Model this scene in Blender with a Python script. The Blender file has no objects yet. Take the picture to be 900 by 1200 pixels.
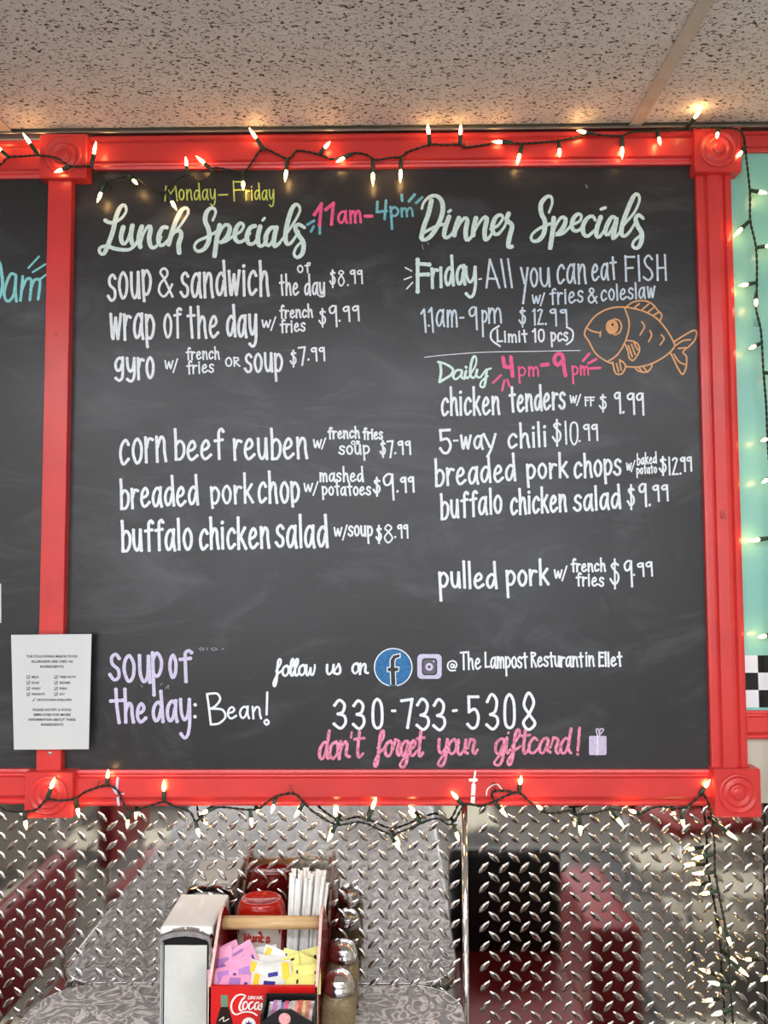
import bpy, bmesh, math, random
from mathutils import Vector, Matrix
random.seed(7)
PI = math.pi
S = bpy.context.scene
COL = S.collection

# ------------------------------------------------------------------ camera
FPX = 901.0                       # focal length in pixels of a 900 x 1200 frame
CZ = 1.58                         # camera height
CAM = Vector((0.0031, -1.4895, CZ))
YAW, PITCH, ROLL = 0.01057, 0.05436, -0.00381
_r = Vector((math.cos(YAW), math.sin(YAW), 0))
_f = Vector((-math.sin(YAW)*math.cos(PITCH), math.cos(YAW)*math.cos(PITCH), math.sin(PITCH)))
_u = _r.cross(_f)
RV = _r*math.cos(ROLL) + _u*math.sin(ROLL)
UV = -_r*math.sin(ROLL) + _u*math.cos(ROLL)
cd = bpy.data.cameras.new('camera'); cam = bpy.data.objects.new('camera', cd); COL.objects.link(cam)
m = Matrix.Identity(4)
for i in range(3):
    m[i][0], m[i][1], m[i][2], m[i][3] = RV[i], UV[i], -_f[i], CAM[i]
cam.matrix_world = m
cd.sensor_fit = 'VERTICAL'; cd.sensor_height = 36.0; cd.lens = FPX/1200*36.0
cd.clip_start = 0.02
S.camera = cam

# ------------------------------------------------------------------ world, exposure
W = bpy.data.worlds.new('world'); S.world = W; W.use_nodes = True
W.node_tree.nodes['Background'].inputs[0].default_value = (0.8, 0.85, 1, 1)
W.node_tree.nodes['Background'].inputs[1].default_value = 0.3
S.view_settings.view_transform = 'Standard'; S.view_settings.look = 'None'
S.view_settings.gamma = 1; S.view_settings.use_curve_mapping = False
S.view_settings.exposure = -0.12
TROFFER = 16.0                    # emission of the ceiling light panels
BULB = 36.0                       # emission of the fairy light bulbs
# daylight through the shop windows in the wall behind the camera
for wx, wn in ((-1.35, 'daylight_left'), (1.05, 'daylight_right')):
    ld = bpy.data.lights.new(wn, 'AREA'); ld.shape = 'RECTANGLE'; ld.size = 1.7; ld.size_y = 1.25; ld.energy = 34; ld.color = (0.86, 0.93, 1.0)
    lo = bpy.data.objects.new(wn, ld); COL.objects.link(lo); lo.location = (wx, -4.66, 1.55); lo.rotation_euler = (math.radians(90), 0, 0)

def P(px, py, d=0.0):
    """photograph pixel -> point on the upright plane standing d in front of the wall"""
    v = _ray(px, py); t = (-d - CAM.y)/v.y
    return CAM + v*t
def _ray(px, py):
    return (_f*FPX + RV*(px-450) + UV*(600-py))
MPP = 1.4895/FPX                  # metres per pixel on the wall

# ------------------------------------------------------------------ materials
def lin(c):
    return tuple(((v/255)/12.92 if v/255 <= 0.04045 else ((v/255+0.055)/1.055)**2.4) for v in c) + (1,)
def mat(name, rgb, rough=0.5, metal=0.0, **kw):
    M = bpy.data.materials.new(name); M.use_nodes = True
    b = M.node_tree.nodes['Principled BSDF']
    b.inputs['Base Color'].default_value = lin(rgb)
    b.inputs['Roughness'].default_value = rough
    b.inputs['Metallic'].default_value = metal
    for k, v in kw.items():
        b.inputs[k.replace('_', ' ')].default_value = v
    return M
def N(M, t, **kw):
    n = M.node_tree.nodes.new(t)
    for k, v in kw.items(): setattr(n, k, v)
    return n
def L(M, a, b): M.node_tree.links.new(a, b)
def bsdf(M): return M.node_tree.nodes['Principled BSDF']
def coords(M, scale=(1, 1, 1)):
    tc = N(M, 'ShaderNodeTexCoord'); mp = N(M, 'ShaderNodeMapping'); mp.inputs['Scale'].default_value = scale
    L(M, tc.outputs['Object'], mp.inputs['Vector']); return mp.outputs['Vector']
def noise(M, vec, scale, detail=3, rough=0.5, dist=0.0):
    n = N(M, 'ShaderNodeTexNoise'); L(M, vec, n.inputs['Vector'])
    n.inputs['Scale'].default_value = scale; n.inputs['Detail'].default_value = detail
    n.inputs['Roughness'].default_value = rough; n.inputs['Distortion'].default_value = dist
    return n.outputs['Fac']
def ramp(M, fac, stops):
    r = N(M, 'ShaderNodeValToRGB'); L(M, fac, r.inputs['Fac'])
    e = r.color_ramp.elements
    while len(e) < len(stops): e.new(0.5)
    for q, (p, c) in zip(e, stops): q.position = p; q.color = c if len(c) == 4 else lin(c)
    return r.outputs['Color']
def mixc(M, fac, a, b, mode='MIX'):
    x = N(M, 'ShaderNodeMix', data_type='RGBA', blend_type=mode)
    for s, v in ((0, fac), (6, a), (7, b)):
        if hasattr(v, 'is_linked'): L(M, v, x.inputs[s])
        else: x.inputs[s].default_value = v
    return x.outputs[2]
def bump(M, h, strength=0.3, dist=0.001):
    b = N(M, 'ShaderNodeBump'); b.inputs['Strength'].default_value = strength; b.inputs['Distance'].default_value = dist
    L(M, h, b.inputs['Height']); L(M, b.outputs['Normal'], bsdf(M).inputs['Normal'])
def vary(M, rgb, amt=0.12, scale=30, bumpamt=0.0, bscale=200, bd=0.0005):
    v = coords(M); f = noise(M, v, scale, 4)
    lo = lin([max(0, c*(1-amt)) for c in rgb]); hi = lin([min(255, c*(1+amt)) for c in rgb])
    L(M, ramp(M, f, [(0.3, lo), (0.7, hi)]), bsdf(M).inputs['Base Color'])
    if bumpamt: bump(M, noise(M, v, bscale, 3), bumpamt, bd)
    return M

def paint_mat(name, rgb, rough=0.5):
    return vary(mat(name, rgb, rough), rgb, 0.06, 60)

RED = mat('red_gloss_paint', (216, 50, 46), 0.3)
vary(RED, (208, 58, 56), 0.05, 9, 0.35, 160, 0.0008)
RED.node_tree.nodes['Principled BSDF'].inputs['Specular IOR Level'].default_value = 0.5

BOARD = mat('chalkboard', (62, 62, 66), 0.38)
v = coords(BOARD); v2 = coords(BOARD, (1, 1, 2.4))
base = ramp(BOARD, noise(BOARD, v, 2.2, 5, 0.6), [(0.3, (40, 40, 43)), (0.72, (50, 50, 53))])
sm = ramp(BOARD, noise(BOARD, v2, 3.0, 9, 0.68, 1.6), [(0.5, (0, 0, 0, 1)), (0.78, (0.17, 0.17, 0.17, 1))])
c1 = mixc(BOARD, sm, base, lin((150, 154, 160)))
st = ramp(BOARD, noise(BOARD, coords(BOARD, (3, 3, 22)), 2.4, 10, 0.75, 0.8), [(0.63, (0, 0, 0, 1)), (0.8, (0.22, 0.22, 0.22, 1))])
c2 = mixc(BOARD, st, c1, lin((190, 195, 200)))
L(BOARD, c2, bsdf(BOARD).inputs['Base Color']); bsdf(BOARD).inputs['Specular IOR Level'].default_value = 0.42
L(BOARD, ramp(BOARD, noise(BOARD, v, 6, 6), [(0.3, (0.3, 0.3, 0.3, 1)), (0.7, (0.38, 0.38, 0.38, 1))]), bsdf(BOARD).inputs['Roughness'])
bump(BOARD, noise(BOARD, v, 320, 3), 0.12, 0.0004)

TEAL = vary(mat('teal_paint', (134, 196, 184), 0.28), (134, 196, 184), 0.05, 3)
WALLM = vary(mat('wall_paint', (196, 188, 172), 0.7), (196, 188, 172), 0.04, 4, 0.2, 120)
METAL = mat('diamond_plate_metal', (192, 189, 186), 0.13, 1.0)
bump(METAL, noise(METAL, coords(METAL), 7, 2), 0.2, 0.002)
L(METAL, ramp(METAL, noise(METAL, coords(METAL), 40, 5), [(0.35, (0.03, 0.03, 0.03, 1)), (0.7, (0.085, 0.085, 0.085, 1))]), bsdf(METAL).inputs['Roughness'])
CHROME = mat('chrome', (225, 225, 228), 0.07, 1.0)
ALU = mat('brushed_aluminium', (170, 168, 165), 0.35, 1.0)

CEIL = mat('mineral_fibre_tile', (186, 174, 164), 0.9)
va = coords(CEIL, (1, 1.7, 1)); vb = coords(CEIL)
fl = ramp(CEIL, noise(CEIL, va, 128, 2, 0.5, 0.8), [(0.59, (0, 0, 0, 1)), (0.62, (0.95, 0.95, 0.95, 1))])
f2 = ramp(CEIL, noise(CEIL, vb, 330, 1), [(0.66, (0, 0, 0, 1)), (0.72, (0.7, 0.7, 0.7, 1))])
cb = ramp(CEIL, noise(CEIL, vb, 25, 5), [(0.3, (224, 220, 216)), (0.7, (236, 232, 228))])
cc = mixc(CEIL, f2, cb, lin((150, 138, 128)))
cc = mixc(CEIL, fl, cc, lin((66, 56, 49)))
L(CEIL, cc, bsdf(CEIL).inputs['Base Color'])
inv = N(CEIL, 'ShaderNodeMath', operation='SUBTRACT'); inv.inputs[0].default_value = 1; L(CEIL, fl, inv.inputs[1])
bump(CEIL, inv.outputs[0], 0.6, 0.002)
GRID = vary(mat('ceiling_grid_paint', (204, 194, 182), 0.55), (204, 194, 182), 0.06, 20)
DARK = mat('dark_void', (14, 12, 11), 0.9)

TABLE = mat('swirl_laminate', (150, 145, 140), 0.25)
vt = coords(TABLE)
n1 = noise(TABLE, vt, 24, 2, 0.5, 1.6)
wv = N(TABLE, 'ShaderNodeMath', operation='MULTIPLY'); wv.inputs[1].default_value = 30; L(TABLE, n1, wv.inputs[0])
sn = N(TABLE, 'ShaderNodeMath', operation='SINE'); L(TABLE, wv.outputs[0], sn.inputs[0])
ad = N(TABLE, 'ShaderNodeMath', operation='MULTIPLY_ADD'); ad.inputs[1].default_value = .5; ad.inputs[2].default_value = .5; L(TABLE, sn.outputs[0], ad.inputs[0])
L(TABLE, ramp(TABLE, ad.outputs[0], [(0.0, (86, 81, 76)), (0.35, (114, 108, 102)), (0.7, (136, 120, 114)), (0.95, (190, 184, 178))]), bsdf(TABLE).inputs['Base Color'])

FLOOR = mat('vinyl_floor_tiles', (120, 115, 108), 0.35)
vf = coords(FLOOR)
ck = N(FLOOR, 'ShaderNodeTexWhiteNoise', noise_dimensions='3D')
sc_ = N(FLOOR, 'ShaderNodeVectorMath', operation='SCALE'); sc_.inputs['Scale'].default_value = 1/0.305; L(FLOOR, vf, sc_.inputs[0])
fl_ = N(FLOOR, 'ShaderNodeVectorMath', operation='FLOOR'); L(FLOOR, sc_.outputs[0], fl_.inputs[0]); L(FLOOR, fl_.outputs[0], ck.inputs['Vector'])
r_ = N(FLOOR, 'ShaderNodeValToRGB'); r_.color_ramp.interpolation = 'CONSTANT'
e = r_.color_ramp.elements; e[0].color = lin((100, 95, 88)); e[1].position = 0.55; e[1].color = lin((214, 210, 188)); q = e.new(0.76); q.color = lin((22, 21, 22))
L(FLOOR, ck.outputs['Value'], r_.inputs['Fac']); L(FLOOR, r_.outputs['Color'], bsdf(FLOOR).inputs['Base Color'])

CORD = mat('dark_green_cord', (22, 34, 24), 0.45)
SOCK = mat('green_lamp_socket', (30, 58, 44), 0.4)
def emit(name, rgb, s):
    M = mat(name, rgb, 0.3); b = bsdf(M); b.inputs['Emission Color'].default_value = lin(rgb); b.inputs['Emission Strength'].default_value = s; return M
BULBM = emit('warm_bulb', (255, 196, 120), BULB)
TROF = emit('light_diffuser', (246, 248, 255), TROFFER)
VINYL = vary(mat('dark_red_vinyl', (150, 28, 34), 0.42), (150, 28, 34), 0.08, 12)
BLACKV = vary(mat('black_vinyl', (16, 16, 18), 0.3), (16, 16, 18), 0.1, 12)
ENAMEL = vary(mat('cream_white_enamel', (240, 242, 236), 0.12), (240, 242, 236), 0.02, 8)
PAPER = vary(mat('napkin_paper', (210, 211, 204), 0.85), (210, 211, 204), 0.04, 20, 0.9, 45, 0.003)
SHEET = vary(mat('printed_sheet_paper', (206, 209, 209), 0.4), (206, 209, 209), 0.01, 8)
INK = mat('black_ink', (22, 24, 28), 0.6)
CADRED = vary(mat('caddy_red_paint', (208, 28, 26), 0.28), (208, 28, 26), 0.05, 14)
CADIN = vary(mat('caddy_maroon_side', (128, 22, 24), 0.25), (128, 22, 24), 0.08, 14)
WHITEP = mat('white_print', (244, 240, 232), 0.4)
WOOD = mat('pale_turned_wood', (214, 178, 128), 0.45)
L(WOOD, ramp(WOOD, noise(WOOD, coords(WOOD, (3, 40, 40)), 6, 4), [(0.3, (196, 158, 108)), (0.7, (224, 190, 142))]), bsdf(WOOD).inputs['Base Color'])
KETCH = vary(mat('ketchup_bottle_red', (168, 26, 14), 0.12), (168, 26, 14), 0.06, 16)
LABELM = mat('bottle_label', (222, 212, 198), 0.4)
BRICK = mat('logo_brick_red', (168, 50, 36), 0.5)
STRAW = vary(mat('straw_paper_wrapper', (240, 240, 236), 0.7), (240, 240, 236), 0.03, 60, 0.3, 300)
PINK = vary(mat('pink_packet_paper', (240, 160, 196), 0.5), (240, 160, 196), 0.04, 40, 0.4, 90, 0.001)
LILAC = mat('lilac_packet_print', (176, 120, 190), 0.5)
NAVY = mat('navy_packet_print', (46, 36, 140), 0.5)
WPACK = vary(mat('white_packet_paper', (226, 226, 220), 0.5), (226, 226, 220), 0.05, 40, 0.4, 90, 0.001)
YEL = mat('yellow_packet_print', (246, 204, 40), 0.5)
YPACK = vary(mat('yellow_packet_paper', (236, 230, 130), 0.5), (236, 230, 130), 0.04, 40, 0.4, 90, 0.001)
TAN = vary(mat('shaker_seasoning', (150, 128, 92), 0.9), (150, 128, 92), 0.12, 220)
GLASS = mat('clear_glass', (255, 255, 255), 0.03, 0, Transmission_Weight=1.0, IOR=1.3)
PLAST = mat('clear_plastic', (250, 250, 250), 0.1, 0, Transmission_Weight=1.0, IOR=1.2)
COLA = mat('cola_brown', (40, 20, 14), 0.15)
BGREEN = mat('bottle_cap_green', (110, 140, 112), 0.35)
BLACKP = mat('black_card', (18, 17, 19), 0.4)

def ink(name, rgb, amt=0.1):
    M = mat(name, rgb, 0.55); return vary(M, rgb, amt, 220)
T_WHITE = ink('white_marker', (232, 238, 244), 0.05)
T_ICE = ink('ice_blue_marker', (206, 220, 234), 0.07)
T_MINT = ink('mint_marker', (214, 236, 232), 0.05)
T_PINK = ink('pink_marker', (246, 88, 142), 0.1)
T_ROSE = ink('rose_marker', (238, 128, 156), 0.24)
T_CYAN = ink('cyan_marker', (110, 182, 198), 0.1)
T_AQUA = ink('aqua_marker', (136, 212, 216), 0.06)
T_LIME = ink('lime_marker', (186, 204, 96), 0.12)
T_LAV = ink('lavender_marker', (204, 198, 226), 0.05)
T_TAN = ink('orange_marker', (222, 164, 110), 0.06)
T_BLUE = ink('blue_marker', (30, 104, 160), 0.16)
T_DARK = ink('board_dark', (40, 40, 44), 0.05)
T_CHALK = ink('faint_chalk', (150, 152, 156), 0.1)

# ------------------------------------------------------------------ object helpers
def obj(name, bm, material, parent=None, smooth=False, label=None):
    me = bpy.data.meshes.new(name); bm.normal_update(); bm.to_mesh(me); bm.free()
    for mm in (material if isinstance(material, (list, tuple)) else [material]): me.materials.append(mm)
    if smooth:
        for p in me.polygons: p.use_smooth = True
    o = bpy.data.objects.new(name, me); COL.objects.link(o)
    if parent:
        o.parent = parent
        if parent.get('_off') is None: pass
        o.matrix_parent_inverse = parent.matrix_basis.inverted() if parent.parent is None else (parent.parent.matrix_basis @ parent.matrix_parent_inverse @ parent.matrix_basis).inverted() if False else parent_world(parent).inverted()
    if label: o['label'] = label
    return o
def parent_world(o):
    mw = o.matrix_basis.copy()
    if o.parent: mw = parent_world(o.parent) @ o.matrix_parent_inverse @ mw
    return mw
def tag(o, label, cat, group=None):
    o['label'] = label; o['category'] = cat
    if group: o['group'] = group
    return o
def thing(name, label, cat, loc=(0, 0, 0), group=None, rotz=0.0):
    o = bpy.data.objects.new(name, None); COL.objects.link(o); o.location = loc; o.rotation_euler = (0, 0, rotz)
    o.empty_display_size = 0.02
    return tag(o, label, cat, group)
def struct(name, bm, m, parent=None, **k):
    o = obj(name, bm, m, parent, **k)
    if not parent: o['kind'] = 'structure'
    return o
def box(bm, x0, x1, y0, y1, z0, z1, bev=0.0, seg=2):
    r = bmesh.ops.create_cube(bm, size=1)
    vs = r['verts']
    for v in vs:
        v.co = Vector(((x0+x1)/2 + v.co.x*(x1-x0), (y0+y1)/2 + v.co.y*(y1-y0), (z0+z1)/2 + v.co.z*(z1-z0)))
    if bev:
        es = list({e for v in vs for e in v.link_edges})
        bmesh.ops.bevel(bm, geom=es, offset=bev, segments=seg, affect='EDGES', profile=0.6)
    return bm
def NB(): return bmesh.new()
def tube(bm, pts, r, n=8, caps=True):
    pts = [Vector(p) for p in pts]; rs = r if isinstance(r, (list, tuple)) else [r]*len(pts)
    t0 = (pts[1]-pts[0]).normalized(); a = Vector((0, 0, 1)) if abs(t0.z) < .9 else Vector((1, 0, 0))
    nv = t0.cross(a).normalized(); rings = []
    for i, p in enumerate(pts):
        t = (pts[min(i+1, len(pts)-1)] - pts[max(i-1, 0)])
        if t.length < 1e-9: t = t0
        t.normalize(); nv = (nv - t*nv.dot(t))
        if nv.length < 1e-6: nv = t.orthogonal()
        nv.normalize(); b = t.cross(nv)
        rings.append([bm.verts.new(p + (nv*math.cos(2*PI*k/n) + b*math.sin(2*PI*k/n))*rs[i]) for k in range(n)])
    for A, B in zip(rings, rings[1:]):
        for k in range(n): bm.faces.new((A[k], A[(k+1) % n], B[(k+1) % n], B[k]))
    if caps:
        bm.faces.new(rings[0][::-1]); bm.faces.new(rings[-1])
    return bm
def lathe(bm, prof, c, n=24, sx=1, sy=1):
    """profile (radius, z) turned about the vertical axis through c"""
    rings = []
    for r, z in prof:
        if r < 1e-6: rings.append([bm.verts.new((c[0], c[1], c[2]+z))])
        else: rings.append([bm.verts.new((c[0]+r*sx*math.cos(2*PI*k/n), c[1]+r*sy*math.sin(2*PI*k/n), c[2]+z)) for k in range(n)])
    for A, B in zip(rings, rings[1:]):
        for k in range(n):
            q = (k+1) % n
            if len(A) == 1 and len(B) == 1: continue
            if len(A) == 1: bm.faces.new((A[0], B[q], B[k]))
            elif len(B) == 1: bm.faces.new((A[k], A[q], B[0]))
            else: bm.faces.new((A[k], A[q], B[q], B[k]))
    bmesh.ops.recalc_face_normals(bm, faces=bm.faces)
    return bm
def catmull(pts, step):
    out = []; n = len(pts)
    if n == 2:
        k = max(1, int(math.dist(pts[0], pts[1])/step))
        return [tuple(a+(b-a)*i/k for a, b in zip(*pts)) for i in range(k+1)]
    closed = math.dist(pts[0], pts[-1]) < 1e-6
    for i in range(n-1):
        p0 = pts[i-1] if i else (pts[-2] if closed else pts[0]); p1 = pts[i]; p2 = pts[i+1]
        p3 = pts[i+2] if i+2 < n else (pts[1] if closed else pts[-1])
        k = max(2, int(math.dist(p1, p2)/step))
        for j in range(k):
            t = j/k
            out.append(tuple(0.5*((2*b)+(-a+c)*t+(2*a-5*b+4*c-d)*t*t+(-a+3*b-3*c+d)*t**3) for a, b, c, d in zip(p0, p1, p2, p3)))
    out.append(tuple(pts[-1])); return out
def split_corners(pts):
    segs = []; cur = [pts[0]]
    for a, b in zip(pts, pts[1:]):
        if math.dist(a, b) < 1e-6:
            if len(cur) > 1: segs.append(cur)
            cur = [b]
        else: cur.append(b)
    if len(cur) > 1: segs.append(cur)
    return segs

# ------------------------------------------------------------------ marker lettering: flat strokes of paint on an upright plane
LAY = [0]
def ribbon(bm, pts, w, d, calli=0.0, ball=1.0):
    """pts in photograph pixels on the plane d in front of the wall, w = width in pixels"""
    for seg in split_corners(pts):
        c = catmull(seg, max(0.6, w*0.5)); hw = []
        for i, p in enumerate(c):
            a = c[max(0, i-1)]; b = c[min(len(c)-1, i+1)]; dx, dy = b[0]-a[0], b[1]-a[1]; l = math.hypot(dx, dy) or 1
            hw.append((w/2*(1 + calli*(dy/l)), -dy/l, dx/l))
        if calli:
            raw = [h[0] for h in hw]
            hw = [(sum(raw[max(0, i-3):i+4])/len(raw[max(0, i-3):i+4]), h[1], h[2]) for i, h in enumerate(hw)]
        LAY[0] = (LAY[0]+1) % 24
        dd = d + 0.0003 + LAY[0]*2.5e-5
        prev = None
        for i, (p, (h, nx, ny)) in enumerate(zip(c, hw)):
            di = dd + i*8e-7
            cur = (bm.verts.new(P(p[0]+nx*h, p[1]+ny*h, di)), bm.verts.new(P(p[0]-nx*h, p[1]-ny*h, di)))
            if prev: bm.faces.new((prev[0], prev[1], cur[1], cur[0]))
            prev = cur
        for p, h, e_ in ((c[0], hw[0][0], -1e-5), (c[-1], hw[-1][0], 1e-5 + len(c)*8e-7)):
            disc(bm, p[0], p[1], h*ball, dd + e_)
def disc(bm, x, y, r, dd, n=10, sy=1.0):
    vs = [bm.verts.new(P(x+r*math.cos(2*PI*k/n), y+sy*r*math.sin(2*PI*k/n), dd)) for k in range(n)]
    bm.faces.new(vs)
def poly(bm, pts, dd):
    bm.faces.new([bm.verts.new(P(x, y, dd)) for x, y in pts])
def fix_normals(bm):
    bm.normal_update()
    for f in bm.faces:
        if f.normal.y > 0: f.normal_flip()

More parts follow.
